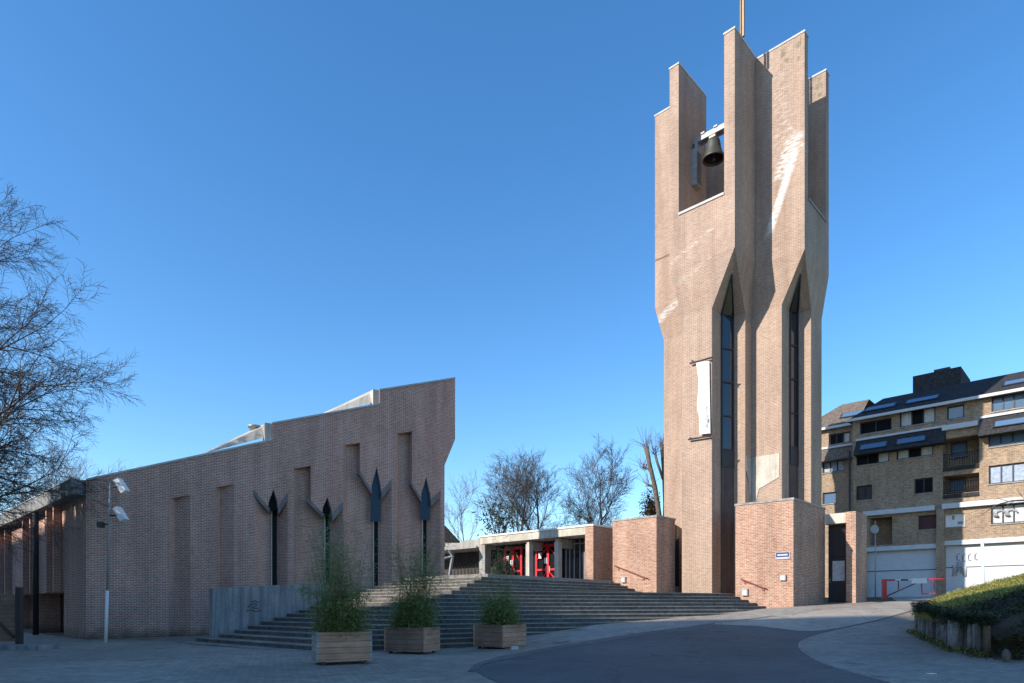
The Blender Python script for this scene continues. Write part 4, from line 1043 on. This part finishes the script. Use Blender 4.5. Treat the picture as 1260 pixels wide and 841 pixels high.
# ------------------------------------------------------------------ barrier, poles, road sign
bp=at(1088,736,38.5); bq=at(1163,713,37.0)
br=thing('road_barrier',(bp.x,bp.y,terr(bp.x,bp.y)),'red and white swing barrier across the ramp before the garage doors','barrier')
zg=terr(bp.x,bp.y); zt_=at(1088,713,38.5).z
m=MB(); m.box((bp.x,bp.y,zg-.2),.2,.2,zt_-zg+.2); m.build('post',M['red'],br)
dv=bq-Vector((bp.x,bp.y,bq.z)); 
def bpnt(f,z): return Vector((bp.x,bp.y,0))+dv*f+Vector((0,0,z))
for f0,f1,mt in ((0,.18,'red'),(.18,.28,'white'),(.28,.40,'red_dk'),(.40,.48,'white'),(.48,1.0,'red')):
    m=MB(); m.tube([bpnt(f0,zt_-.06),bpnt(f1,zt_-.06)],.05,8); m.build('boom',M[mt],br)
m=MB(); m.tube([bpnt(.03,zg+.15),bpnt(.62,zt_-.12)],.04,6); m.build('brace',M['red_dk'],br)
m=MB(); m.tube([bpnt(.24,zt_-.08),bpnt(.24,zt_-.62)],.03,6); m.build('strut',M['red_dk'],br)
m=MB(); m.tube([bpnt(.62,zt_-.08),bpnt(.63,zg+.3),bpnt(.84,zg+.3),bpnt(.82,zt_-.08)],.04,6); m.build('end_frame',M['red'],br)
m=MB(); q=bpnt(.53,zt_-.28); m.obox(q-dv.normalized()*.25-Vector((0,.08,0)),dv.normalized()*.75,Vector((0,.02,0)),Vector((0,0,.3))); m.build('white_plate',M['white'],br)
p=at(1211,713,27.5); m=MB(); m.tube([(p.x,p.y,terr(p.x,p.y)-.2),(p.x-.08,p.y,at(1208,667,27.5).z)],.06,10); m.lathe((p.x-.08,p.y,at(1208,667,27.5).z),[(.075,-.05),(.075,.03),(.02,.06)],10); tag(m.build('white_pole',M['white']),'slim white metal pole standing behind the grassy mound','pole')
p=at(1077,650,39.5); rs=thing('road_sign',(p.x,p.y,.4),'grey back of an octagonal road sign on a thin pole by the ramp','sign')
m=MB(); m.tube([(p.x,p.y,.2),(p.x,p.y,at(1077,641,39.5).z)],.035,6); m.build('pole',M['galv'],rs)
m=MB(); c=at(1076,651.5,39.45); ring=[c+Vector((1*.27*math.cos(R(22.5+45*k)),-.03,.27*math.sin(R(22.5+45*k)))) for k in range(8)]; m.face(ring[::-1]); m.face([q+Vector((0,.02,0)) for q in ring])
for k in range(8): m.face([ring[k],ring[(k+1)%8],ring[(k+1)%8]+Vector((0,.02,0)),ring[k]+Vector((0,.02,0))])
m.build('plate',M['grey'],rs)
# floodlight pole at the church corner
pY=24.6; p=at(130,790,pY); zg=terr(p.x,p.y)
fl=thing('floodlight_pole',(p.x,p.y,zg),'slim pole with two white tilted floodlights in front of the church corner','lamp post')
m=MB(); m.tube([(p.x,p.y,zg-.1),(p.x+.06,p.y,at(131,727,pY).z)],.06,10); m.build('sleeve',M['white'],fl)
m=MB(); m.tube([(p.x+.06,p.y,at(131,727,pY).z),(at(136,590,pY).x,p.y,at(136,590,pY).z)],.035,8); m.build('pole',M['galv'],fl)
for (x0,y0,x1,y1) in ((139.5,591,149.5,606.5),(138.5,626,148,641.5)):
    a=at(x0,y0,pY-.15); b=at(x1,y1,pY-.15); d=(b-a); n=Vector((-d.z,0,d.x)).normalized()
    if n.x<0: n=-n
    m=MB(); m.obox(a-n*.02,d,n*.2,Vector((0,.32,0))); f=m.build('floodlight',M['white'],fl)
    m=MB(); m.obox(a-n*.025,d,-n*.012,Vector((0,.3,0))); m.build('lens',M['grey'],f)
    mid=(a+b)/2; m=MB(); m.tube([Vector((at(135,y1,pY).x,p.y,mid.z)),mid-n*.02+Vector((0,.15,0)),mid],.03,6); m.build('bracket',M['dark'],f)
m=MB(); q=at(124,646,pY+.4); m.tube([at(135,645,pY),q],.025,6); m.box(q-Vector((0,0,.1)),.22,.3,.2,R(20)); m.build('camera',M['dark'],fl)
# timber board with plinth at the left edge
nb=thing('timber_screen',(-16.3,21.4,-1.42),'dark weathered timber screen on a low slab at the left edge','screen')
m=MB(); m.box((-16.6,21.3,-1.45),2.9,.9,.16,R(-6)); m.build('slab',M['conc_dk'],nb)
for x in (-16.35,-17.95):
    m=MB(); m.box((x,21.5,-1.3),.16,.16,1.9); m.build('post',M['darkbrown'],nb)
m=MB(); m.box((-17.2,21.52,-1.2),1.55,.06,1.55); m.build('panel',M['wood_g'],nb)
m=MB(); m.tube([(-17.8,21.45,.2),(-16.5,21.45,-1.05)],.05,5); m.build('brace',M['darkbrown'],nb)

# ------------------------------------------------------------------ planters with bamboo
def planter(pxs,ys_,Y,label,wood,end,L,W2_,rot,h=.68):
    c=Vector((0,0,0))
    t=thing('wooden_planter',(0,0,0),label,'planter','wooden planters by the steps')
    def build(corner):  # corner: nearest lower corner
        nonlocal t
        dx=Vector((math.cos(rot),math.sin(rot),0)); dy=Vector((-math.sin(rot),math.cos(rot),0))
        cen=corner+dx*(L/2 if pxs>0 else -L/2)+dy*W2_/2
        zg=min(terr(cen.x+a*dx.x*L/2+b*dy.x*W2_/2,cen.y+a*dx.y*L/2+b*dy.y*W2_/2) for a in(-1,1) for b in(-1,1))+.02
        t.location=(cen.x,cen.y,zg); t['_o']=(cen.x,cen.y,zg)
        o=cen-dx*L/2-dy*W2_/2+Vector((0,0,zg+.07)); th=.05
        m=MB(); m.obox(o,dx*L,dy*th,Vector((0,0,h))); m.build('front_board',M[wood],t)
        m=MB(); m.obox(o+dy*(W2_-th),dx*L,dy*th,Vector((0,0,h))); m.build('rear_board',M[wood],t)
        m=MB(); m.obox(o-dx*th-dy*.004,dx*(th-.002),dy*(W2_+.008),Vector((0,0,h+.004))); m.build('side_board',M[end],t)
        m=MB(); m.obox(o+dx*(L+.002)-dy*.004,dx*th,dy*(W2_+.008),Vector((0,0,h+.004))); m.build('side_board',M[end],t)
        m=MB(); m.obox(o+dx*.002+dy*th+Vector((0,0,.02)),dx*(L-.004),dy*(W2_-2*th),Vector((0,0,h-.12))); m.build('soil',M['earth'],t)
        for a in (.06,.88):
            for b in (.06,.84):
                m=MB(); m.obox(o+dx*L*a+dy*W2_*b-Vector((0,0,.07)),dx*.08,dy*.08,Vector((0,0,.068))); m.build('foot',M['dark'],t)
        return cen+Vector((0,0,zg+h))
    return build
def leaf(m,p,d,ln,w,up):
    s=d.cross(up)
    if s.length<1e-4: s=Vector((1,0,0))
    s.normalize(); q=p+d*ln
    m.face([p,p+d*ln*.4+s*w,q,p+d*ln*.4-s*w])
def bamboo(name,label,c,L,W2_,rot,seed,tall,dense,lean):
    rnd=random.Random(seed)
    t=thing(name,c,label,'plant','bamboo growing in the planters')
    mc=MB(); ml=MB()
    dx=Vector((math.cos(rot),math.sin(rot),0)); dy=Vector((-math.sin(rot),math.cos(rot),0))
    for i in range(dense+tall):
        big=i<tall
        b=c+dx*rnd.uniform(-.42,.42)*L+dy*rnd.uniform(-.36,.36)*W2_-Vector((0,0,.1))
        H=rnd.uniform(1.7,3.3) if big else rnd.uniform(.5,1.35)
        an=rnd.uniform(0,2*math.pi); ln=(Vector((math.cos(an),math.sin(an),0))*rnd.uniform(.1,.62)*(1 if big else 1.25)+Vector(lean)*(.6 if big else .2))
        pts=[b+ln*H*.55*(k/7)**1.8+Vector((0,0,H*(k/7)*(1-.1*(k/7)))) for k in range(8)]
        mc.tube(pts,[.010-.001*k for k in range(8)],4,cap=False)
        nl=int((46 if big else 62)*(1 if not big else H/2.4))
        for j in range(nl):
            f=rnd.uniform(.3 if big else .08,1.0)*7; k=min(6,int(f)); p=pts[k].lerp(pts[k+1],f-k)
            a=rnd.uniform(0,2*math.pi); out=rnd.uniform(.03,.42)*(1 if big else .8)
            tw=p+Vector((math.cos(a)*out,math.sin(a)*out,rnd.uniform(-.04,.12)))
            if rnd.random()<.25: mc.tube([p,tw],.0035,3,cap=False)
            for _ in range(2 if big else 3):
                d=Vector((math.cos(a+rnd.uniform(-1,1)),math.sin(a+rnd.uniform(-1,1)),rnd.uniform(-.8,.35))).normalized()
                leaf(ml,tw+Vector((rnd.uniform(-.05,.05),rnd.uniform(-.05,.05),rnd.uniform(-.05,.05))),d,rnd.uniform(.09,.16),rnd.uniform(.008,.014),Vector((rnd.uniform(-.6,.6),rnd.uniform(-.6,.6),1)))
    mc.build('cane',M['culm'],t,uv=False); ml.build('foliage',M['bamboo'],t,uv=False)
pl1=planter(1,0,0,'larch planter with a pale bleached end, nearest of the planters','wood','wood_end',1.18,.75,R(25))(Vector((*at(392,819,14.85).xy,0)))
bamboo('bamboo','bamboo with long thin arching canes in the nearest planter',pl1,1.18,.75,R(25),1,34,34,(-.10,.12,0))
pl2=planter(-1,0,0,'brown planter in the middle, its grey long side in front','wood_g','wood',1.22,.95,R(-20))(Vector((*at(521,804,18.3).xy,0)))
bamboo('bamboo','tall airy bamboo in the middle planter before the church end',pl2,1.22,.95,R(-20),2,44,40,(.04,.05,0))
pl3=planter(-1,0,0,'brown planter set corner-on to the right, closest to the road','wood_g','wood',1.12,1.15,R(-38))(Vector((*at(618,798,19.8).xy,0)))
bamboo('bamboo','short dense bamboo bush in the planter closest to the road',pl3,1.0,1.0,R(-38),3,10,50,(-.25,0,0))
b=at(633,797,19.5); m=MB(); m.box((b.x,b.y,terr(b.x,b.y)),.24,.12,.07,R(15)); m.box((b.x,b.y,terr(b.x,b.y)+.071),.2,.09,.03,R(15)); tag(m.build('pale_block',M['cope']),'small pale block lying at the foot of the right planter','block')

# ------------------------------------------------------------------ mound with log palisade
LW0=Vector((12.05,19.2,0)); LW1=Vector((10.55,14.3,0))
lg=thing('log_palisade',(11.3,17,terr(11.3,17)),'weathered upright half-log palisade holding the planted mound at right','retaining wall')
rnd=random.Random(11); nL=34
path=[Vector((13.6,20.6,0)),Vector((12.6,20.2,0)),Vector((12.3,19.2,0)),Vector((11.75,17.6,0)),Vector((11.0,16.2,0)),LW1]
dd=[0]
for i in range(1,len(path)): dd.append(dd[-1]+(path[i]-path[i-1]).length)
def pth(s):
    i=1
    while i<len(path)-1 and dd[i]<s: i+=1
    return path[i-1].lerp(path[i],(s-dd[i-1])/(dd[i]-dd[i-1]))
nL=int(dd[-1]/.155)
for i in range(nL):
    p=pth((i+.5)*dd[-1]/nL); r=rnd.uniform(.055,.085); zg=terr(p.x,p.y); h=rnd.uniform(.54,.78)+(.05 if i<nL*.45 else 0)
    ox,oy=rnd.uniform(-.05,.03),rnd.uniform(-.02,.02)
    m=MB(); tl=rnd.uniform(-.02,.02)
    m.tube([(p.x+ox,p.y+oy,zg-.15),(p.x+ox+tl*.5,p.y+oy,zg+h*.5),(p.x+ox+tl,p.y+oy,zg+h-.02),(p.x+ox+tl,p.y+oy,zg+h)],[r,r*rnd.uniform(.93,1),r*.97,r*.85],9)
    m.build('log',M['log_b' if i>nL-3 else rnd.choice(('log','log_d','log_p','log'))],lg)
# mound body
mpoly=path[::-1]
def mound_h(x,y):
    # distance inside from palisade / front edge
    d1=1e9
    P=[Vector((14.5,10.5,0)),Vector((11.6,12.6,0)),LW1,Vector((11.0,16.2,0)),Vector((11.65,17.6,0)),Vector((12.05,19.2,0)),Vector((12.9,20.8,0)),Vector((15.2,23.6,0)),Vector((19,28,0)),Vector((30,35,0))]
    q=Vector((x,y,0)); inside=False
    for i in range(len(P)-1):
        a,b=P[i],P[i+1]; ab_=b-a; t=max(0,min(1,(q-a).dot(ab_)/ab_.dot(ab_))); c=a+ab_*t
        if (q-c).length<d1: d1=(q-c).length; sgn=ab_.x*(q.y-a.y)-ab_.y*(q.x-a.x); best=(t,i,sgn)
    d=d1 if best[2]<0 else -d1
    return d,best[1]+best[0]
xs=np.arange(10,34,.35); ys=np.arange(9,36,.35)
idx={}; V=[];fs=[]
def mz(x,y):
    d,s=mound_h(x,y)
    if d<-.02: return None
    edge=.55 if 2<=s<=6.5 else (.05 if s<1.5 else .3)
    return terr(x,y)+edge+min(1.5,d*.27)+.22*(1-math.exp(-d*1.2))+.12*math.sin(x*1.3+y*.9)*min(1,d)
for x in xs:
    for y in ys:
        z=mz(x,y)
        if z is not None: idx[(round(x,3),round(y,3))]=len(V); V.append((x,y,z))
for i in range(len(xs)-1):
    for j in range(len(ys)-1):
        k=[(round(xs[a],3),round(ys[b],3)) for a,b in ((i,j),(i+1,j),(i+1,j+1),(i,j+1))]
        if all(q in idx for q in k): fs.append([idx[q] for q in k])
me=bpy.data.meshes.new('mound'); me.from_pydata(V,[],fs); me.materials.append(M['earth']); me.materials.append(M['moss'])
for p in me.polygons:
    if p.center.y-.12*(p.center.x-14)>17.9: p.material_index=1
o=bpy.data.objects.new('mound',me); COL.objects.link(o); struct(o)
m=MB(); mg=MB(); md=MB(); rnd=random.Random(5)
def rl(mm,p,ln,w,up=.5):
    a=rnd.uniform(0,2*math.pi); d=Vector((math.cos(a),math.sin(a),rnd.uniform(-.4,up))).normalized()
    leaf(mm,p,d,ln,w,Vector((rnd.uniform(-.7,.7),rnd.uniform(-.7,.7),1)))
cnt=0
while cnt<52000:
    x=rnd.uniform(10.3,23); y=rnd.uniform(10.5,27)
    if abs((x/y)-.72)>.16: continue
    z=mz(x,y)
    if z is None: continue
    d,s=mound_h(x,y)
    cnt+=1
    hgt=(.20+.12*math.sin(x*2.3)*math.sin(y*1.9))*(.7+.6*rnd.random()**2)*(1 if d<4.2 else .5)
    if y-.12*(x-14)>17.6+.5*math.sin(x*1.7)+rnd.gauss(0,.25):
        [rl(mg,Vector((x+rnd.uniform(-.1,.1),y+rnd.uniform(-.1,.1),z+rnd.uniform(0,.1))),rnd.uniform(.05,.13),.013,1.6) for _ in range(2)]
    else:
        p=Vector((x,y,z+hgt*rnd.random()))
        (rl(md,p,rnd.uniform(.04,.1),.012) if rnd.random()<.22 else rl(m,p,rnd.uniform(.05,.1),rnd.uniform(.014,.026)))
# trailing growth over the front of the logs
for i in range(9000):
    s=rnd.random()**.8*dd[-1]; p=pth(s); zg=terr(p.x,p.y)
    k=.5+.5*math.sin(s*3.1+1)*math.sin(s*7.3)
    z=zg+.86-(rnd.random()**1.6)*(.12+.42*max(0,k)**2)
    q=Vector((p.x-rnd.uniform(-.12,.22),p.y-rnd.uniform(0,.15),z+rnd.uniform(0,.14)))
    (rl(md,q,rnd.uniform(.04,.1),.012) if rnd.random()<.3 else rl(m,q,rnd.uniform(.05,.1),rnd.uniform(.012,.024)))
# weeds along the foot of the logs and the mound's front edge
for i in range(2600):
    s=rnd.random()*dd[-1]; p=pth(s); q=Vector((p.x-.1-abs(rnd.gauss(0,.14)),p.y-rnd.uniform(0,.1),0)); q.z=terr(q.x,q.y)+rnd.uniform(.01,.1)
    rl(mg if rnd.random()<.4 else m,q,rnd.uniform(.04,.12),.012,1.2)
for i in range(4500):
    t=rnd.random(); p=LW1.lerp(Vector((13.6,10.8,0)),t); q=p+Vector((rnd.gauss(0,.25),rnd.gauss(0,.25),0)); q.z=terr(q.x,q.y)+rnd.uniform(.0,.22)
    rl(m if rnd.random()<.6 else md,q,rnd.uniform(.05,.12),.014,1.0)
o=m.build('ground_cover',M['ivy'],None,uv=False); o['kind']='stuff'
o=md.build('dry_undergrowth',M['ivy_d'],None,uv=False); o['kind']='stuff'
o=mg.build('grass',M['grass'],None,uv=False); o['kind']='stuff'
for px,py,Y,r in ((1238,797,13.6,.085),):
    p=at(px,py,Y); m=MB(); m.lathe((p.x,p.y,terr(p.x,p.y)+.1),[(r*.5,-.1),(r,.0),(r*.9,.09),(r*.45,.16),(.01,.18)],7); tag(m.build('rock',M['stone']),'small brown rock at the mound foot beside the last log','rock')

p=g(1146,831); m=MB(); m.box((p.x,p.y,p.z+.012),.16,.1,.012,R(20)); tag(m.build('litter',M['white']),'white scrap of paper lying on the paving at bottom right','litter')
# ------------------------------------------------------------------ bare trees
def bare_tree(name,label,base,H,seed,spread=.5,r0=.2,levels=4,lean=(0,0,0),trunk=.3,dens=1.0,tw='twig',bk='bark',droop=0,minr=.006,upw=.12,group=None,cat='tree',lenf=.62,clip=None,aims=()):
    rnd=random.Random(seed); base=Vector(base)
    t=thing(name,base,label,cat,group)
    mt=MB(); mc=MB()
    def grow(p,d,L,r,lv):
        n=5 if lv<2 else 4; pts=[p]; rr=[r]; q=p.copy(); dd=d.copy()
        for i in range(n):
            dd=(dd+Vector((rnd.gauss(0,.13),rnd.gauss(0,.13),rnd.gauss(0,.09)+(upw if lv<=1 else upw*.4-droop*.12*lv)))).normalized()
            q=q+dd*(L/n); pts.append(q.copy()); rr.append(max(minr*.5,r*(1-(.72 if lv==0 else .9)*(i+1)/n)))
        (mt if lv==0 else mc).tube(pts,rr,8 if lv==0 else (5 if lv==1 else 3),cap=False)
        if lv>=levels: return
        nc={0:int(9*dens),1:int(8*dens),2:int(7*dens),3:int(6*dens)}.get(lv,4)
        for c in range(nc):
            f=(trunk+(1-trunk)*(c+rnd.random())/nc if lv==0 else .18+.82*(c+rnd.random()*.9)/nc)*n
            k=min(n-1,int(f)); a=pts[k].lerp(pts[k+1],f-k); ax=(pts[k+1]-pts[k]).normalized()
            an=rnd.uniform(0,2*math.pi); s=ax.cross(Vector((.3,.5,.8))).normalized(); b=ax.cross(s); side=s*math.cos(an)+b*math.sin(an)
            sp=rnd.uniform(.55,1.15)*(spread*1.6 if lv==0 else .95)
            nd=(ax+side*sp).normalized()
            cl=L*rnd.uniform(.5,.8)*(lenf/.62)*(1-.45*f/n if lv==0 else 1-.35*f/n)
            if clip and lv>=1 and not clip(a): continue
            grow(a,nd,cl,max(minr,rr[k]*(.6 if lv==0 else .62)),lv+1)
    grow(base,(Vector((0,0,1))+Vector(lean)).normalized(),H,r0,0)
    for f,q,rr in aims:      # the big limbs one can tell apart
        a=base+(Vector((0,0,1))+Vector(lean)).normalized()*H*f; d=Vector(q)-a
        grow(a,(d.normalized()-Vector((0,0,.10))).normalized(),d.length*.80,rr,1)
    mt.build('trunk',M[bk],t,uv=False); mc.build('crown',M[tw],t,uv=False)
    return t
# big tree at the left edge, trunk just outside the frame
bare_tree('bare_tree','large bare tree reaching into the sky from the left edge',(-23.6,24.0,-1.45),13.4,29,spread=.8,r0=.4,levels=4,trunk=.1,dens=1.75,droop=.2,minr=.008,upw=.06,lenf=.44,lean=(.02,0,0),aims=[(.72,at(25,228,24),.09),(.62,at(62,275,22.5),.10),(.55,at(88,330,25),.10),(.46,at(108,383,23),.12),(.40,at(112,440,24.5),.11),(.33,at(98,505,22.5),.11),(.28,at(105,556,23.6),.09),(.22,at(60,600,24.2),.09),(.5,at(30,360,26),.1),(.35,at(20,480,25.5),.1)])
for (px,Y,H,sd,lb) in ((30,46,9.5,31,'bare tree behind the church wing near the left edge'),(76,50,9.6,32,'bare tree behind the church wing close to the big branches'),(118,54,8.6,33,'small bare tree just showing over the church corner')):
    p=at(px,745,Y); bare_tree('bare_tree',lb,(p.x,p.y,-1.2),H,sd,spread=.5,r0=.16,levels=3,dens=1.25,trunk=.3,minr=.011,tw='twig_r',upw=.1,group='bare trees behind the church')
for (px,Y,top,sd,sp,dn,lb,tw_) in ((568,58,580,41,.6,1.15,'reddish bare tree right beside the church end','twig_r'),(636,55,556,42,.62,1.3,'dense bare tree behind the middle of the entrance roof','twig'),
    (662,57,560,47,.55,1.2,'slender bare tree just right of the dense one behind the entrance roof','twig'),
    (722,55,556,43,.62,1.35,'wide bare tree behind the right end of the entrance roof','twig'),(748,60,607,44,.5,1.1,'thin low bare sapling between the wide tree and the pollard','twig')):
    p=at(px,745,Y); H=zat(top,Y)*.71; bare_tree('bare_tree',lb,(p.x,p.y,0),H,sd,spread=sp,r0=.19 if H>9 else .09,levels=4 if H>9 else 3,dens=dn*.84,trunk=.38,minr=.012,tw=tw_,upw=.12,group='bare trees behind the entrance',lenf=.6)
# pollarded tree beside the tower
p=at(818,745,50); rnd=random.Random(9)
po=thing('pollard_tree',(p.x,p.y,0),'knobbly pollarded tree with cut limbs close beside the tower','tree')
m=MB(); tw_=MB()
limbs=[[(818,700),(812,640),(806,600),(799,570),(795,550)],[(818,690),(819,620),(817,580),(815,548)],[(808,606),(803,599),(797,597)],[(803,585),(798,577),(792,576)],[(816,590),(809,570),(806,558)],[(818,650),(826,600),(830,565)]]
for i,l in enumerate(limbs):
    P=[at(x,y,50+(.6 if i%2 else -.4)*k/4) for k,(x,y) in enumerate(l)]; r=.23 if i<2 else .12
    m.tube(P,[r*(1-.45*k/(len(P)-1)) for k in range(len(P)-1)]+[r*.85],8)
    for k in range(26 if i!=2 else 14):
        a=P[-1]+Vector((rnd.gauss(0,.12),rnd.gauss(0,.12),rnd.gauss(0,.12))); d=Vector((rnd.gauss(0,.7),rnd.gauss(0,.7),rnd.uniform(.2,1.3))).normalized(); ln=rnd.uniform(.5,1.6)
        tw_.tube([a,a+d*ln*.5+Vector((0,0,.05)),a+d*ln+Vector((0,0,.15))],[.018,.014,.008],3,cap=False)
m.build('trunk',M['bark_l'],po,uv=False); tw_.build('shoots',M['twig_r'],po,uv=False)
# small evergreen and shrub behind the entrance
def bush(name,label,c,rx,rz,n,mat,seed,ln=.22,cat='shrub'):
    rnd=random.Random(seed); t=thing(name,(c.x,c.y,c.z-rz),label,cat); m=MB(); s=MB()
    for i in range(n):
        a=rnd.uniform(0,2*math.pi); b=math.acos(rnd.uniform(-1,1)); r=rnd.random()**.45*(.75+.3*math.sin(a*3+b*4))
        p=c+Vector((rx*r*math.sin(b)*math.cos(a),rx*r*math.sin(b)*math.sin(a),rz*r*math.cos(b)))
        d=Vector((rnd.gauss(0,1),rnd.gauss(0,1),rnd.gauss(0,.7))).normalized(); leaf(m,p,d,rnd.uniform(.6,1.2)*ln,ln*.22,Vector((rnd.gauss(0,.5),rnd.gauss(0,.5),1)))
    for k in range(12):
        a=rnd.uniform(0,2*math.pi); s.tube([c-Vector((0,0,rz)),c+Vector((rx*.3*math.cos(a),rx*.3*math.sin(a),-rz*.2)),c+Vector((rx*.7*math.cos(a),rx*.7*math.sin(a),rz*.55))],[.05,.03,.01],4,cap=False)
    m.build('foliage',M[mat],t,uv=False); s.build('stem',M['twig'],t,uv=False)
bush('conifer','small brownish conifer top showing beside the pollarded tree',at(801,630,52),1.0,2.3,1500,'ivy_d',51,.28,'conifer')
bush('evergreen_shrub','loose dark evergreen showing behind the left end of the entrance roof',at(613,640,50),2.2,2.4,700,'evergreen',52,.3)
bush('entrance_shrub','dark leafy shrub in front of the left red door',ab(al_at(617,.2),.2,ZT+1.1),.85,1.1,1700,'evergreen',53,.13)
# one bare limb reaching in from a tree outside the right edge
t=thing('bare_tree',(19.5,21.5,terr(19.5,21.5)+.4),'thin bare arching limb reaching in at the right edge before the flats','tree'); m=MB(); mt=MB()
mt.tube([(19.5,21.5,-.4),(19.4,21.5,2.5),(19.0,21.4,4.6),(18.6,21.2,6.5)],[.13,.11,.08,.03],8); mt.build('trunk',M['bark'],t,uv=False)
P=[Vector((19.2,21.45,3.6)),at(1275,615,21),at(1245,616.5,20.8),at(1225,622,20.6),at(1205,636,20.4)]
m.tube(P,[.05,.035,.026,.02,.008],5,cap=False)
for k,(a,b) in enumerate((((1250,616),(1236,628)),((1240,617),(1222,615)),((1262,616),(1252,604)),((1232,619),(1218,632)))):
    m.tube([at(*a,20.8),at((a[0]+b[0])/2-2,(a[1]+b[1])/2-2,20.7),at(*b,20.6)],[.014,.01,.005],3,cap=False)
m.build('crown',M['bark_l'],t,uv=False)

# ------------------------------------------------------------------ unseen row added behind the viewer, shaped to shade the forecourt
def offblock(x0,x1,z1,label):
    t=thing('shade_block',((x0+x1)/2,-12,-1.5),label,'building','unseen blocks added to shade the forecourt')
    m=MB(); m.prism([(x0,-6),(x0,-11),(x1,-11),(x1,-6)],-1.6,z1); m.build('wall',M['flat'],t)
    w=MB(); n=int((x1-x0)/3.2)
    for i in range(n):
        for j in range(int((z1-1)/3)):
            x=x0+1+i*3.2; z=.3+j*3; w.face([(x+1.6,-5.98,z),(x,-5.98,z),(x,-5.98,z+1.5),(x+1.6,-5.98,z+1.5)])
    w.build('windows',M['glass'],t)
SUN_EL=28.0; S_H=Vector((-.8845,-.4667))
ts=math.tan(R(SUN_EL))
def need(px_pt):   # roof position and height that puts its shadow edge at the given point
    L=(px_pt[1]+6)/.4667; return px_pt[0]-.8845*L, px_pt[2]+L*ts
b0=need((-17.45,26.4,3.75)); b1=need((-2.8,24.5,.1)); b2=need((3.3,24.5,-.72)); b3=need((15.5,24.2,-.70)); b4=need((14.6,18.9,.42))
cz=3.75+45*ts; cp_=Vector((-17.45-.8845*45,26.4-.4667*45,0))
t=thing('shade_block',(cp_.x,cp_.y,-1.5),'unseen brick block added side on at left to shade the church wing','building','unseen blocks added to shade the forecourt')
m=MB(); e0=cp_-AV*6; e1=cp_+AV*48; m.prism([e0,e1,e1-BV*11,e0-BV*11],-1.6,cz); m.build('wall',M['flat'],t)
m=MB()
for i in range(16):
    for j in range(8):
        a=e0+AV*(1.2+i*3.3)+BV*.02; z=.5+j*3.2; m.face([Vector((a.x,a.y,z)),Vector((a.x,a.y,z))+AV*1.7,Vector((a.x,a.y,z+1.5))+AV*1.7,Vector((a.x,a.y,z+1.5))])
m.build('windows',M['glass'],t)
offblock(b1[0]-11,(b1[0]+b2[0])/2,b1[1],'tallest unseen brick block added behind the viewer to cast shade')
offblock((b1[0]+b2[0])/2,b3[0]-1.2,b2[1],'middle unseen brick block added behind the viewer to cast shade')
offblock(b3[0]-1.2,b3[0]+26,b4[1],'lowest unseen brick block added behind the viewer to cast shade')

# ------------------------------------------------------------------ light, sky, camera
w=bpy.data.worlds.new('World'); sc.world=w; w.use_nodes=True
nt=w.node_tree; bg=nt.nodes['Background']; sky=nt.nodes.new('ShaderNodeTexSky'); sky.sky_type='NISHITA'; sky.sun_disc=False
sky.sun_elevation=R(SUN_EL); sky.sun_rotation=math.atan2(S_H.x,S_H.y); sky.altitude=100; sky.air_density=1.0; sky.dust_density=.3; sky.ozone_density=3.0
hs=nt.nodes.new('ShaderNodeHueSaturation'); hs.inputs['Saturation'].default_value=1.24; nt.links.new(sky.outputs[0],hs.inputs['Color']); nt.links.new(hs.outputs[0],bg.inputs[0]); bg.inputs[1].default_value=.148
sl=bpy.data.lights.new('sun','SUN'); sl.energy=3.6; sl.angle=R(.5); sl.color=(1.0,.93,.83)
so=bpy.data.objects.new('sun',sl); COL.objects.link(so)
tosun=Vector((S_H.x*math.cos(R(SUN_EL)),S_H.y*math.cos(R(SUN_EL)),math.sin(R(SUN_EL))))
so.rotation_euler=tosun.to_track_quat('Z','Y').to_euler(); so.location=(-40,-20,40)
cam=bpy.data.cameras.new('camera'); co=bpy.data.objects.new('camera',cam); COL.objects.link(co)
co.location=(0,0,0); co.rotation_euler=(R(90),0,0); cam.sensor_width=36; cam.lens=F/1260*36; cam.shift_y=(HY-420.5)/1260; cam.clip_end=3000; cam.clip_start=.1
sc.camera=co
for o in list(COL.objects):
    if o.parent is None: o.location.z+=ZO
    if '_o' in o.keys(): del o['_o']
sc.view_settings.view_transform='Standard'; sc.view_settings.look='None'; sc.view_settings.exposure=0.83; sc.view_settings.gamma=1; sc.view_settings.use_curve_mapping=False
sc.cycles.max_bounces=6; sc.cycles.diffuse_bounces=2; sc.cycles.use_denoising=True
